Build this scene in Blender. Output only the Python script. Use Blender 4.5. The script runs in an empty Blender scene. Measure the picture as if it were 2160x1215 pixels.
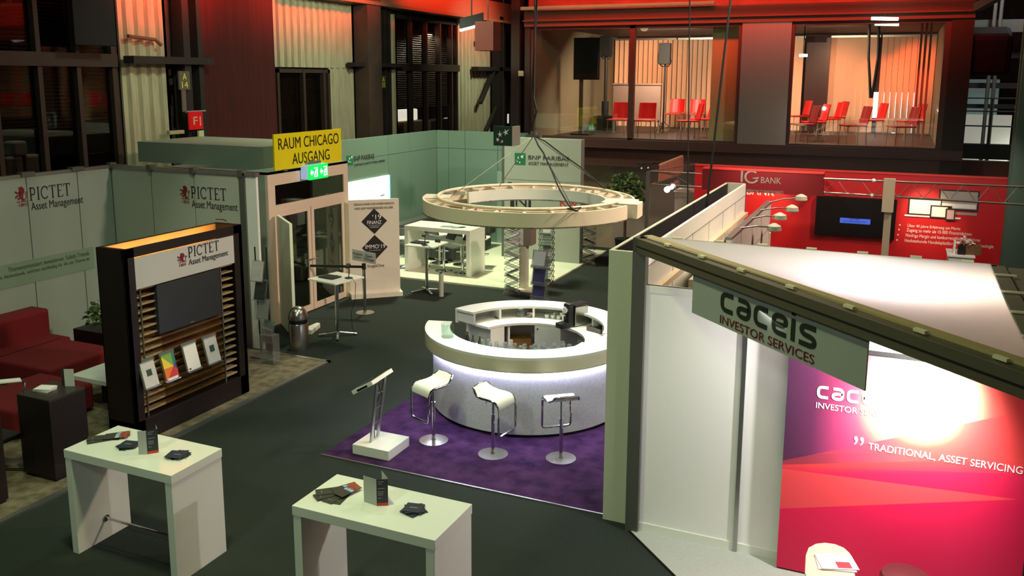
import bpy, bmesh, math, random
from math import sin, cos, pi, radians as R
from mathutils import Vector, Matrix
random.seed(7)
SC = bpy.context.scene
COL = SC.collection

# ------------------------------------------------------------------ camera
F_PX, CX, CY, CAM_H = 1841.4, 1080.0, 481.4, 4.6
PIT, ROL, YAW = R(9.805), R(0.2463), R(23.884)
FW = Vector((-sin(YAW)*cos(PIT), cos(YAW)*cos(PIT), -sin(PIT)))
_r0 = Vector((cos(YAW), sin(YAW), 0)); _u0 = _r0.cross(FW)
RT = _r0*cos(ROL) + _u0*sin(ROL); UP = -_r0*sin(ROL) + _u0*cos(ROL)
CAM = Vector((0, 0, CAM_H))
cd = bpy.data.cameras.new('camera'); cam = bpy.data.objects.new('camera', cd); COL.objects.link(cam)
cd.sensor_fit = 'HORIZONTAL'; cd.sensor_width = 36.0; cd.lens = F_PX/2160*36.0
cd.shift_y = -(607.5-CY)/2160; cd.clip_start = .05; cd.clip_end = 200
m = Matrix((RT, UP, -FW)).transposed().to_4x4(); m.translation = CAM
cam.matrix_world = m
SC.camera = cam

# ------------------------------------------------------------------ world, exposure, hall light
w = bpy.data.worlds.new('world'); SC.world = w; w.use_nodes = True
bg = w.node_tree.nodes['Background']; bg.inputs[0].default_value = (.55, .62, .5, 1); bg.inputs[1].default_value = .022
SC.view_settings.view_transform = 'Standard'; SC.view_settings.look = 'None'
SC.view_settings.exposure = 0.0; SC.view_settings.gamma = 1.0
try: SC.view_settings.use_curve_mapping = False
except Exception: pass

def area(name, loc, target, size, power, col, spread=180, sy=None):
    l = bpy.data.lights.new(name, 'AREA'); l.energy = power; l.color = col; l.size = size
    l.shape = 'RECTANGLE' if sy else 'DISK'
    if sy: l.size_y = sy
    l.spread = R(spread)
    o = bpy.data.objects.new(name, l); COL.objects.link(o); o.location = loc
    o.rotation_euler = (Vector(target)-Vector(loc)).to_track_quat('-Z', 'Y').to_euler(); return o
def spot(name, loc, target, power, col, ang=60, blend=.6, rad=.05):
    l = bpy.data.lights.new(name, 'SPOT'); l.energy = power; l.color = col; l.spot_size = R(ang); l.spot_blend = blend
    l.shadow_soft_size = rad
    o = bpy.data.objects.new(name, l); COL.objects.link(o); o.location = loc
    o.rotation_euler = (Vector(target)-Vector(loc)).to_track_quat('-Z', 'Y').to_euler(); return o
GRN = (.86, 1.0, .50)
RED = (1.0, .05, .02)
# hall ceiling lamps (high bay fittings, above the frame), with added fill lamps among them
area('hall_or_fill_light', (-4.8, 4.6, 9.0), (-4.9, 5.6, 0), .9, 140, (.86, 1.0, .52), 110)
area('hall_or_fill_light', (-4.5, -3.0, 9.0), (-5.5, 7.0, 0), .9, 110, (.82, 1.0, .74), 120)  # fill added behind the viewpoint for faces turned this way
area('hall_or_fill_light', (-10.45, 18.2, 8.9), (-9.4, 18.4, 0), .8, 360, (.86, 1.0, .66), 100)
area('hall_or_fill_light', (-10.5, 7.6, 9.0), (-11.2, 8.2, 0), .8, 50, (.78, 1.0, .72), 130)
area('hall_or_fill_light', (-1.0, 14.6, 9.0), (-1.0, 14.6, 0), .8, 70, (1.0, .86, .68), 120)
area('hall_or_fill_light', (-5.6, 10.6, 9.0), (-5.6, 10.6, 0), .8, 80, (.86, 1.0, .80), 120)
area('hall_or_fill_light', (-9.5, 20.0, 7.6), (-15.5, 21.0, 4.2), .8, 90, (.90, 1.0, .74), 100)  # fill added to brighten the left wall
area('hall_or_fill_light', (3.5, 12.5, 8.6), (-9.8, 14.8, 1.0), .8, 340, (1.0, .74, .58), 100)  # warm fill added from the right, also standing in for booth bounce
area('hall_or_fill_light', (-9.6, 13.2, 8.0), (-15.5, 14.8, 4.2), .7, 22, (.92, 1.0, .74), 60)  # added fill aimed at the first corrugated strip
area('hall_or_fill_light', (-11.0, 29.5, 8.0), (-15.5, 30.6, 4.0), .7, 60, (.92, 1.0, .74), 80)  # added fill aimed at the far cladding
spot('hall_spot', (-6.0, 6.5, 8.8), (-10.1, 11.4, 2.2), 800, (1.0, .92, .74), 20, .9, .2)
# added red area lamps, imitating a red reflection across the upper hall
area('red_haze_fill', (-13.0, 15.2, 7.7), (-15.5, 15.2, 7.2), 3.0, 210, RED, 75, .3)
area('red_haze_fill', (-13.0, 20.5, 7.7), (-15.5, 20.5, 7.2), 5.0, 190, RED, 75, .3)
area('red_haze_fill', (-13.0, 28.0, 7.7), (-15.5, 28.5, 7.2), 7.0, 150, RED, 75, .3)
area('red_haze_fill', (-13.0, 10.0, 7.7), (-15.5, 10.0, 7.2), 5.0, 14, RED, 75, .3)
area('red_haze_fill', (-4.0, 19.0, 7.8), (-4.0, 22.2, 6.7), 10.0, 320, RED, 75, .4)

# ------------------------------------------------------------------ view helpers: a point of the photograph turned into a place in the hall
def ray(x, y): return FW*F_PX + RT*(x-CX) - UP*(y-CY)
def G(x, y, z=0.0): d = ray(x, y); return CAM + d*((z-CAM_H)/d.z)
def onY(x, y, Y): d = ray(x, y); return CAM + d*(Y/d.y)
def onX(x, y, X): d = ray(x, y); return CAM + d*(X/d.x)

# ------------------------------------------------------------------ materials
def lin(c):
    o = []
    for v in c:
        v /= 255.0; o.append(v/12.92 if v <= .04045 else ((v+.055)/1.055)**2.4)
    return (*o, 1.0)
MATS = {}
def M(name, rgb=(200, 200, 200), rough=.5, metal=0.0, emit=None, es=0.0, noise=0.0, ns=30.0, rgb2=None, spec=.5, coat=0.0, bump=0.0, stretch=None):
    if name in MATS: return MATS[name]
    mt = bpy.data.materials.new(name); mt.use_nodes = True; nt = mt.node_tree; b = nt.nodes['Principled BSDF']
    b.inputs['Base Color'].default_value = lin(rgb); b.inputs['Roughness'].default_value = rough; b.inputs['Metallic'].default_value = metal
    b.inputs['Specular IOR Level'].default_value = spec
    if coat: b.inputs['Coat Weight'].default_value = coat; b.inputs['Coat Roughness'].default_value = .05
    if emit: b.inputs['Emission Color'].default_value = lin(emit); b.inputs['Emission Strength'].default_value = es
    if noise or rgb2 or bump:
        tc = nt.nodes.new('ShaderNodeTexCoord'); nz = nt.nodes.new('ShaderNodeTexNoise'); nz.inputs['Scale'].default_value = ns; nz.inputs['Detail'].default_value = 6
        src = tc.outputs['Object']
        if stretch:
            mp = nt.nodes.new('ShaderNodeMapping'); mp.inputs['Scale'].default_value = stretch; nt.links.new(src, mp.inputs[0]); src = mp.outputs[0]
        nt.links.new(src, nz.inputs['Vector'])
        if noise or rgb2:
            cr = nt.nodes.new('ShaderNodeValToRGB'); cr.color_ramp.elements[0].position = .35; cr.color_ramp.elements[1].position = .65
            a = lin(rgb)
            if rgb2: b2 = lin(rgb2)
            else: b2 = tuple(min(1, v*(1+noise)) for v in a[:3])+(1,); a = tuple(v*(1-noise) for v in a[:3])+(1,)
            cr.color_ramp.elements[0].color = a; cr.color_ramp.elements[1].color = b2
            nt.links.new(nz.outputs['Fac'], cr.inputs[0]); nt.links.new(cr.outputs[0], b.inputs['Base Color'])
        if bump:
            bp = nt.nodes.new('ShaderNodeBump'); bp.inputs['Strength'].default_value = bump; bp.inputs['Distance'].default_value = .01
            nt.links.new(nz.outputs['Fac'], bp.inputs['Height']); nt.links.new(bp.outputs[0], b.inputs['Normal'])
    MATS[name] = mt; return mt
def glassmat(name, tint=(255, 255, 255), refl=.1, rough=.02, op=0.0, oprgb=(20, 20, 20)):
    if name in MATS: return MATS[name]
    mt = bpy.data.materials.new(name); mt.use_nodes = True; nt = mt.node_tree; nt.nodes.remove(nt.nodes['Principled BSDF'])
    out = nt.nodes['Material Output']
    tr = nt.nodes.new('ShaderNodeBsdfTransparent'); tr.inputs[0].default_value = lin(tint)
    gl = nt.nodes.new('ShaderNodeBsdfGlossy'); gl.inputs['Roughness'].default_value = rough
    mx = nt.nodes.new('ShaderNodeMixShader'); mx.inputs[0].default_value = refl
    nt.links.new(tr.outputs[0], mx.inputs[1]); nt.links.new(gl.outputs[0], mx.inputs[2]); last = mx
    if op:
        df = nt.nodes.new('ShaderNodeBsdfDiffuse'); df.inputs[0].default_value = lin(oprgb)
        m2 = nt.nodes.new('ShaderNodeMixShader'); m2.inputs[0].default_value = op
        nt.links.new(last.outputs[0], m2.inputs[1]); nt.links.new(df.outputs[0], m2.inputs[2]); last = m2
    nt.links.new(last.outputs[0], out.inputs[0]); MATS[name] = mt; return mt
def fabricmat(name, rgb, trans=.5):
    if name in MATS: return MATS[name]
    mt = bpy.data.materials.new(name); mt.use_nodes = True; nt = mt.node_tree; nt.nodes.remove(nt.nodes['Principled BSDF'])
    d = nt.nodes.new('ShaderNodeBsdfDiffuse'); t = nt.nodes.new('ShaderNodeBsdfTranslucent'); d.inputs[0].default_value = t.inputs[0].default_value = lin(rgb)
    mx = nt.nodes.new('ShaderNodeMixShader'); mx.inputs[0].default_value = trans
    nt.links.new(d.outputs[0], mx.inputs[1]); nt.links.new(t.outputs[0], mx.inputs[2]); nt.links.new(mx.outputs[0], nt.nodes['Material Output'].inputs[0])
    MATS[name] = mt; return mt

white_lacquer = M('white_lacquer', (232, 234, 226), .22, coat=.3)
white_panel = M('white_panel', (226, 228, 220), .55)
white_matt = M('white_matt', (225, 225, 218), .7)
grey_green_panel = M('grey_green_panel', (152, 166, 154), .6)
vestibule_paint = M('vestibule_paint', (150, 165, 148), .6)
alu = M('aluminium', (170, 172, 168), .35, .9)
alu_dark = M('dull_aluminium', (112, 112, 104), .45, .6)
chrome = M('chrome', (215, 218, 220), .12, 1.0)
brushed = M('brushed_steel', (190, 188, 180), .28, 1.0)
black = M('black_plastic', (22, 22, 24), .45)
black_matt = M('black_matt', (14, 13, 13), .8)
dark_steel = M('dark_steel', (46, 42, 38), .6, .2)
green_steel = M('green_steel', (70, 92, 80), .5, .2)
ink = M('dark_ink', (34, 38, 36), .6)
ink_red = M('dark_red_ink', (112, 30, 34), .6)
wine = M('wine_red_ink', (120, 22, 38), .6)
white_ink = M('white_ink', (250, 250, 250), .5)
grey_ink = M('grey_ink', (128, 132, 126), .6)
paper = M('white_paper', (232, 230, 226), .7)
screen_off = M('dark_screen', (22, 24, 27), .3)
wenge = M('dark_wenge_wood', (25, 15, 14), .45, noise=.35, ns=14, stretch=(30, 30, 1.2))
card_navy = M('navy_card', (46, 52, 66), .5)
brochure_dark = M('dark_brochure', (62, 62, 54), .5)
clear_glass = glassmat('clear_glass', (240, 250, 245), .10)
acrylic = glassmat('clear_acrylic', (225, 232, 232), .14, .06, .12, (200, 205, 205))
dark_glass = glassmat('dark_window_glass', (176, 172, 164), .08, .03)
red_paint = M('red_wall_paint', (200, 22, 30), .5)
red_fabric = M('dark_red_fabric', (112, 8, 18), .85, noise=.15, ns=120)
red_seat = M('bright_red_seat', (206, 3, 8), .4)
cable_black = M('black_cable', (16, 16, 16), .6)

# ------------------------------------------------------------------ mesh builder
class MB:
    def __init__(s): s.bm = bmesh.new()
    def quad(s, pts):
        return s.bm.faces.new([s.bm.verts.new(Vector(p)) for p in pts])
    def box(s, x0, y0, z0, x1, y1, z1):
        x0, x1 = sorted((x0, x1)); y0, y1 = sorted((y0, y1)); z0, z1 = sorted((z0, z1))
        v = [s.bm.verts.new((x, y, z)) for z in (z0, z1) for x, y in ((x0, y0), (x1, y0), (x1, y1), (x0, y1))]
        for f in ((3, 2, 1, 0), (4, 5, 6, 7), (0, 1, 5, 4), (1, 2, 6, 5), (2, 3, 7, 6), (3, 0, 4, 7)): s.bm.faces.new([v[i] for i in f])
        return s
    def obox(s, c, size, mat=None, rz=0.0):
        mat = mat if mat is not None else Matrix.Rotation(rz, 3, 'Z')
        hx, hy, hz = size[0]/2, size[1]/2, size[2]/2
        v = [s.bm.verts.new(Vector(c)+mat @ Vector(p)) for p in ((-hx, -hy, -hz), (hx, -hy, -hz), (hx, hy, -hz), (-hx, hy, -hz), (-hx, -hy, hz), (hx, -hy, hz), (hx, hy, hz), (-hx, hy, hz))]
        for f in ((3, 2, 1, 0), (4, 5, 6, 7), (0, 1, 5, 4), (1, 2, 6, 5), (2, 3, 7, 6), (3, 0, 4, 7)): s.bm.faces.new([v[i] for i in f])
        return s
    def bar(s, a, b, wdt, th, up=(0, 0, 1)):
        a, b = Vector(a), Vector(b); d = (b-a); L = d.length; d.normalize(); up = Vector(up)
        x = d.cross(up)
        if x.length < 1e-4: x = d.cross(Vector((0, 1, 0)))
        x.normalize(); u = x.cross(d)
        return s.obox((a+b)/2, (wdt, L, th), Matrix((x, d, u)).transposed())
    def tube(s, pts, r, n=10, close=False, r2=None):
        pts = [Vector(p) for p in pts]; rings = []; N = len(pts); prev = None
        for i, p in enumerate(pts):
            if close: t = pts[(i+1) % N]-pts[i-1]
            else: t = pts[min(i+1, N-1)]-pts[max(i-1, 0)]
            t.normalize()
            if prev is None:
                x = t.cross(Vector((0, 0, 1)))
                if x.length < .05: x = t.cross(Vector((0, 1, 0)))
            else: x = prev-t*prev.dot(t)
            x.normalize(); prev = x; y = t.cross(x)
            rr = r if r2 is None else r+(r2-r)*i/(N-1)
            rings.append([s.bm.verts.new(p+(x*cos(2*pi*k/n)+y*sin(2*pi*k/n))*rr) for k in range(n)])
        for i in range(N if close else N-1):
            a, b = rings[i], rings[(i+1) % N]
            for k in range(n): s.bm.faces.new([a[k], a[(k+1) % n], b[(k+1) % n], b[k]])
        if not close: s.bm.faces.new(rings[0][::-1]); s.bm.faces.new(rings[-1])
        return s
    def cyl(s, a, b, r, n=20, r2=None): return s.tube([a, b], r, n, r2=r2)
    def prism(s, poly, z0, z1):
        lo = [s.bm.verts.new((p[0], p[1], z0)) for p in poly]; hi = [s.bm.verts.new((p[0], p[1], z1)) for p in poly]; n = len(poly)
        s.bm.faces.new(lo[::-1]); s.bm.faces.new(hi)
        for i in range(n): s.bm.faces.new([lo[i], lo[(i+1) % n], hi[(i+1) % n], hi[i]])
        return s
    def slab(s, pts, off):
        off = Vector(off); a = [s.bm.verts.new(Vector(p)) for p in pts]; b = [s.bm.verts.new(Vector(p)+off) for p in pts]; n = len(pts)
        s.bm.faces.new(a[::-1]); s.bm.faces.new(b)
        for i in range(n): s.bm.faces.new([a[i], a[(i+1) % n], b[(i+1) % n], b[i]])
        return s
    def arc(s, c, r0, r1, z0, z1, a0, a1, n=48):
        full = abs(a1-a0) >= 359.9; N = n if full else n+1; R_ = []
        for i in range(N):
            a = R(a0+(a1-a0)*i/n); ca, sa = cos(a), sin(a)
            R_.append([s.bm.verts.new((c[0]+r*ca, c[1]+r*sa, z)) for r, z in ((r0, z0), (r1, z0), (r1, z1), (r0, z1))])
        for i in range(N if full else N-1):
            a, b = R_[i], R_[(i+1) % N]
            for k in range(4): s.bm.faces.new([a[k], b[k], b[(k+1) % 4], a[(k+1) % 4]])
        if not full: s.bm.faces.new(R_[0]); s.bm.faces.new(R_[-1][::-1])
        return s
    def lathe(s, c, prof, n=28):
        rings = [[s.bm.verts.new((c[0]+r*cos(2*pi*k/n), c[1]+r*sin(2*pi*k/n), c[2]+z)) for k in range(n)] for r, z in prof]
        for a, b in zip(rings, rings[1:]):
            for k in range(n): s.bm.faces.new([a[k], a[(k+1) % n], b[(k+1) % n], b[k]])
        s.bm.faces.new(rings[0][::-1]); s.bm.faces.new(rings[-1]); return s
    def ball(s, c, r, sx=1, sy=1, sz=1, seg=14):
        ret = bmesh.ops.create_uvsphere(s.bm, u_segments=seg, v_segments=seg//2+2, radius=r)
        for v in ret['verts']: v.co = Vector((v.co.x*sx, v.co.y*sy, v.co.z*sz))+Vector(c)
        return s
    def grid(s, fn, nu, nv):
        V = [[s.bm.verts.new(Vector(fn(i/nu, j/nv))) for j in range(nv+1)] for i in range(nu+1)]
        for i in range(nu):
            for j in range(nv): s.bm.faces.new([V[i][j], V[i+1][j], V[i+1][j+1], V[i][j+1]])
        return s
    def bounds(s):
        c = [v.co for v in s.bm.verts]
        return Vector((min(p.x for p in c), min(p.y for p in c), min(p.z for p in c))), Vector((max(p.x for p in c), max(p.y for p in c), max(p.z for p in c)))

def wpos(o):
    p = Vector((0, 0, 0))
    while o is not None: p += o.location; o = o.parent
    return p
def obj(name, mb, mt, parent=None, loc=None, bevel=0.0, smooth=False, recalc=True):
    """link the mesh as ONE object; coordinates are those of the hall, moved into the parent's frame"""
    bm = mb.bm
    if recalc: bmesh.ops.recalc_face_normals(bm, faces=bm.faces)
    org = wpos(parent) if parent is not None else (Vector(loc) if loc is not None else Vector((0, 0, 0)))
    bmesh.ops.translate(bm, verts=bm.verts, vec=-org)
    me = bpy.data.meshes.new(name); bm.to_mesh(me); bm.free()
    if smooth:
        for p in me.polygons: p.use_smooth = True
    o = bpy.data.objects.new(name, me); COL.objects.link(o)
    if mt: me.materials.append(mt)
    if parent is not None: o.parent = parent
    elif loc is not None: o.location = loc
    if bevel:
        bv = o.modifiers.new('bevel', 'BEVEL'); bv.width = bevel; bv.segments = 2; bv.limit_method = 'ANGLE'
    if smooth:
        try:
            me.set_sharp_from_angle(angle=R(40))
        except Exception: pass
    return o
def thing(name, label, cat, loc, group=None, rz=0.0):
    o = bpy.data.objects.new(name, None); COL.objects.link(o); o.location = loc; o.empty_display_size = .1; o.rotation_euler.z = rz
    o['label'] = label; o['category'] = cat
    if group: o['group'] = group
    return o
def one(name, mb, mt, label, cat, group=None, bevel=0.0, smooth=False):
    a, b = mb.bounds(); o = obj(name, mb, mt, None, ((a.x+b.x)/2, (a.y+b.y)/2, a.z), bevel, smooth)
    o['label'] = label; o['category'] = cat
    if group: o['group'] = group
    return o
def struct(name, mb, mt, parent=None, **k):
    o = obj(name, mb, mt, parent, None, **k)
    if parent is None: o['kind'] = 'structure'
    return o
def copy_tree(o, loc=None, rz=None, label=None, parent=None):
    c = o.copy(); COL.objects.link(c)
    if parent is not None: c.parent = parent
    if loc is not None: c.location = loc
    if rz is not None: c.rotation_euler.z = rz
    if label: c['label'] = label
    for ch in list(o.children): copy_tree(ch, parent=c)
    return c

# ------------------------------------------------------------------ lettering
def text_bm(s):
    cu = bpy.data.curves.new('t', 'FONT'); cu.body = s; cu.size = 1.0; cu.resolution_u = 4
    o = bpy.data.objects.new('t', cu); COL.objects.link(o)
    dg = bpy.context.evaluated_depsgraph_get(); me = bpy.data.meshes.new_from_object(o.evaluated_get(dg))
    bm = bmesh.new(); bm.from_mesh(me)
    bpy.data.objects.remove(o); bpy.data.curves.remove(cu); bpy.data.meshes.remove(me)
    return bm
def place2d(bm, p, xd, ud, wdt, hgt, keep=False, solid=.002):
    """fit flat outlines into a wdt x hgt rectangle whose lower left corner is p"""
    xs = [v.co.x for v in bm.verts]; ys = [v.co.y for v in bm.verts]
    x0, x1, y0, y1 = min(xs), max(xs), min(ys), max(ys); p = Vector(p); xd = Vector(xd).normalized(); ud = Vector(ud).normalized(); n = xd.cross(ud)
    sy = hgt/(y1-y0); sx = wdt/(x1-x0) if wdt else sy
    for v in bm.verts:
        q = p+xd*((v.co.x-x0)*sx)+ud*((v.co.y-y0)*sy)+n*.004; v.co = q
    if solid:
        r = bmesh.ops.extrude_face_region(bm, geom=bm.faces[:]); bmesh.ops.translate(bm, verts=[e for e in r['geom'] if isinstance(e, bmesh.types.BMVert)], vec=n*solid)
    return bm
def text(s, p, xd, ud, hgt, wdt, mt, parent, name='lettering'):
    mb = MB(); mb.bm.free(); mb.bm = place2d(text_bm(s), p, xd, ud, wdt, hgt)
    return obj(name, mb, mt, parent)
def texts(lines, mt, parent, name='lettering'):
    """several (string, corner, xdir, updir, height, width) lines as one mesh"""
    out = bmesh.new()
    for (s, p, xd, ud, hgt, wdt) in lines:
        b = place2d(text_bm(s), p, xd, ud, wdt, hgt); me = bpy.data.meshes.new('t'); b.to_mesh(me); b.free(); out.from_mesh(me); bpy.data.meshes.remove(me)
    mb = MB(); mb.bm.free(); mb.bm = out
    return obj(name, mb, mt, parent)
def ribbon(bm, pts, th, close=False):
    P = [Vector((p[0], p[1])) for p in pts]; n = len(P); L = []; Rr = []
    for i in range(n):
        a = P[(i-1) % n] if (close or i > 0) else None; b = P[(i+1) % n] if (close or i < n-1) else None
        d1 = (P[i]-a).normalized() if a is not None else None; d2 = (b-P[i]).normalized() if b is not None else None
        d = (d1+d2) if (d1 is not None and d2 is not None) else (d1 if d2 is None else d2)
        d.normalize(); nn = Vector((-d.y, d.x)); k = 1.0
        if d1 is not None and d2 is not None: k = 1/max(.5, abs(nn.dot(Vector((-d1.y, d1.x)))))
        L.append(bm.verts.new((*(P[i]+nn*th/2*k), 0))); Rr.append(bm.verts.new((*(P[i]-nn*th/2*k), 0)))
    for i in range(n if close else n-1):
        j = (i+1) % n; bm.faces.new([L[i], Rr[i], Rr[j], L[j]])
def rounded(pts, r=.3, n=5):
    out = [Vector(pts[0])]
    for i in range(1, len(pts)-1):
        a, p, b = Vector(pts[i-1]), Vector(pts[i]), Vector(pts[i+1])
        ra = min(r, (a-p).length*.48); rb = min(r, (b-p).length*.48)
        q0 = p+(a-p).normalized()*ra; q1 = p+(b-p).normalized()*rb
        for k in range(n+1):
            t = k/n; out.append(q0*(1-t)**2+p*2*t*(1-t)+q1*t*t)
    out.append(Vector(pts[-1])); return out
def rect2(bm, x0, y0, x1, y1): bm.faces.new([bm.verts.new((x, y, 0)) for x, y in ((x0, y0), (x1, y0), (x1, y1), (x0, y1))])
def poly2(bm, pts): bm.faces.new([bm.verts.new((x, y, 0)) for x, y in pts])
def caceis_bm():
    bm = bmesh.new(); x = 0.0; t = .25
    G_ = {'c': [[(1, 1), (.12, 1), (.12, .12), (1, .12)]], 'a': [[(.1, 1), (.95, 1), (.95, .12), (.12, .12), (.12, .58), (.95, .58)]],
          'e': [[(1, .12), (.12, .12), (.12, 1), (.95, 1), (.95, .55), (.12, .55)]], 's': [[(1, 1), (.12, 1), (.12, .58), (.95, .54), (.95, .12), (0, .12)]]}
    for ch in 'caceis':
        if ch == 'i': rect2(bm, x, 0, x+.25, 1.12); rect2(bm, x, 1.28, x+.25, 1.5); x += .55; continue
        for g in G_[ch]: ribbon(bm, [(x+p.x, p.y) for p in rounded(g, .36)], t)
        x += 1.32
    return bm
def pictet_bm():
    bm = bmesh.new(); x = 0.0; t = .14; s = .045
    def stem(x): rect2(bm, x, 0, x+t, 1); rect2(bm, x-.08, 0, x+t+.08, s); rect2(bm, x-.08, 1-s, x+t+.08, 1)
    for ch in 'PICTET':
        if ch == 'P': stem(x+.1); ribbon(bm, rounded([(x+.2, .96), (x+.62, .96), (x+.62, .44), (x+.2, .44)], .28, 7), .1); x += .86
        elif ch == 'I': stem(x+.1); x += .46
        elif ch == 'C': ribbon(bm, [(x+.48+.42*cos(R(a)), .5+.46*sin(R(a))) for a in range(42, 319, 12)], .1); rect2(bm, x+.76, .66, x+.82, .92); x += 1.0
        elif ch == 'T': rect2(bm, x+.32, 0, x+.46, 1); rect2(bm, x+.24, 0, x+.54, s); rect2(bm, x, .94, x+.78, 1); rect2(bm, x, .8, x+.05, 1); rect2(bm, x+.73, .8, x+.78, 1); x += .9
        elif ch == 'E': stem(x+.1); rect2(bm, x+.2, .94, x+.66, 1); rect2(bm, x+.61, .8, x+.66, 1); rect2(bm, x+.2, .48, x+.52, .54); rect2(bm, x+.2, 0, x+.7, .06); rect2(bm, x+.65, 0, x+.7, .2); x += .84
    return bm
def lion_bm():
    bm = bmesh.new()
    poly2(bm, [(.36, .98), (.52, 1.0), (.64, .93), (.72, .80), (.72, .62), (.62, .50), (.60, .40), (.58, .28), (.66, .18), (.68, .10), (.46, .10), (.44, .22), (.34, .34), (.32, .48), (.36, .58), (.30, .70), (.34, .78), (.28, .88)])   # mane, trunk and hind leg
    ribbon(bm, [(.40, .62), (.20, .60), (.08, .68), (.00, .70)], .11)
    ribbon(bm, [(.36, .48), (.20, .44), (.08, .38), (.02, .30)], .10)
    ribbon(bm, [(.40, .30), (.26, .26), (.20, .18)], .12)
    ribbon(bm, [(.62, .14), (.80, .20), (.84, .40), (.78, .54), (.86, .64), (.94, .58), (.90, .46)], .05)
    rect2(bm, .08, .03, .92, .08)
    return bm
def star_bm(cx, cy, r, rot=0, tip=1.0):
    pts = []
    for k in range(10):
        a = rot+pi/2+k*pi/5; rr = r*(1 if k % 2 == 0 else .34)
        if k == 0: rr *= tip
        pts.append((cx+rr*cos(a), cy+rr*sin(a)))
    return pts
def birds_bm():
    bm = bmesh.new()
    for cx, cy, r, rot, tip in ((.78, .76, .22, -.9, 1.5), (.36, .62, .19, .1, 1.3), (.20, .30, .15, .9, 1.3), (.52, .20, .11, 2.2, 1.6)): poly2(bm, star_bm(cx, cy, r, rot, tip))
    return bm
def glyph(bm, p, xd, ud, wdt, hgt, mt, parent, name='emblem'):
    mb = MB(); mb.bm.free(); mb.bm = place2d(bm, p, xd, ud, wdt, hgt); return obj(name, mb, mt, parent)
X_, Y_, Z_ = Vector((1, 0, 0)), Vector((0, 1, 0)), Vector((0, 0, 1))
# ================================================================== THE SETTING
carpet_dark = M('dark_carpet', (47, 52, 48), .95, noise=.22, ns=90, spec=.1)
struct('floor', MB().box(-20, -4, -.15, 12, 42, 0), carpet_dark)
struct('ceiling', MB().box(-20, -4, 9.6, 12, 42, 9.8), M('dark_roof', (40, 30, 28), .9))
wall_dark = M('dark_wall', (58, 44, 38), .85, noise=.2, ns=3)
b = MB()
for y0, y1, z0, z1 in ((4, 42, 0, 2.6), (13.9, 19.2, 2.6, 9.6), (21.6, 25.25, 2.6, 9.6), (19.2, 21.6, 4.8, 9.6), (29.75, 33.0, 2.6, 9.6), (36.6, 42, 2.6, 9.6), (4, 13.9, 7.6, 9.6), (25.25, 29.75, 6.6, 9.6), (33, 36.6, 6.6, 9.6)):
    b.box(-15.9, y0, z0, -15.55, y1, z1)
struct('wall_left', b, wall_dark)
struct('wall_back', MB().box(-20, 41.6, 0, 12, 42, 9.6), wall_dark)
struct('wall_right', MB().box(11.6, -4, 0, 12, 42, 9.6), wall_dark)
struct('wall_outside', MB().box(-20, 4, 0, -19.8, 42, 9.6), M('night_yard_wall', (52, 44, 36), .9))
# corrugated cladding between the windows
clad = M('cream_cladding', (166, 164, 134), .5, noise=.12, ns=2.5, stretch=(4, 4, .6))
def corrug(name, y0, y1, z0, z1, x, pitch=.28, dep=.07):
    poly = []; y = y0
    while y < y1-.01:
        for f, d in ((0, 0), (.38, 0), (.5, dep), (.88, dep)):
            yy = min(y1, y+f*pitch); poly.append((x+d, yy))
        y += pitch
    poly.append((x, y1)); q = poly+[(x-.05, y1), (x-.05, y0)]
    return struct(name, MB().prism(q, z0, z1), clad)
corrug('trim_1', 14.06, 15.3, 2.3, 8.6, -15.45, .3, .09)
corrug('trim_2', 19.15, 22.75, 4.85, 8.6, -15.45, .3, .07)
corrug('trim_3', 21.6, 22.75, 2.4, 4.85, -15.45, .3, .07)
corrug('trim_4', 29.8, 32.6, 2.2, 6.9, -15.45, .3, .08)
corrug('trim_5', 24.85, 25.2, 2.4, 6.6, -15.4, .3, .07)
struct('trim_6', MB().box(-15.5, 16.2, 2.2, -15.4, 19.1, 8.6), M('dark_red_curtain', (66, 18, 14), .9, noise=.2, ns=2, stretch=(6, 6, .3)))
beam_paint = M('brown_beam_paint', (84, 66, 52), .6)
pale_beam = M('pale_beam_paint', (120, 104, 78), .6)
struct('trim_7', MB().box(-15.5, 19.2, 6.85, -15.0, 37, 7.55).box(-15.5, 19.2, 6.75, -14.85, 37, 6.85), pale_beam)
# steel posts, rails and brackets standing along that wall
struct('trim_8', MB().box(-15.4, 22.85, 0, -14.9, 23.6, 8.6), M('brown_column', (78, 62, 52), .6, noise=.12, ns=2))
struct('trim_9', MB().box(-15.4, 15.55, 0, -15.1, 15.75, 8.6).box(-15.4, 16.05, 0, -15.15, 16.2, 8.6).box(-15.3, 14.0, 4.86, -15.0, 16.4, 5.02), dark_steel)
struct('trim_10', MB().box(-15.4, 23.8, 0, -15.2, 23.95, 7).box(-15.4, 24.25, 0, -15.2, 24.4, 7).box(-15.3, 22.3, 4.9, -15.0, 25.3, 5.02).box(-15.4, 24.65, 0, -15.3, 24.8, 6.8), dark_steel)
struct('trim_11', MB().bar((-15.1, 30.9, 6.0), (-15.1, 32.5, 6.6), .12, .12).bar((-15.1, 31.0, 3.6), (-15.1, 32.4, 5.0), .12, .12).bar((-15.1, 31.4, 2.4), (-15.1, 32.5, 3.4), .12, .12).box(-15.3, 30.6, 4.85, -15.0, 36.6, 5.0).box(-15.4, 32.6, 0, -15.0, 33.0, 7), dark_steel)
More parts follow.
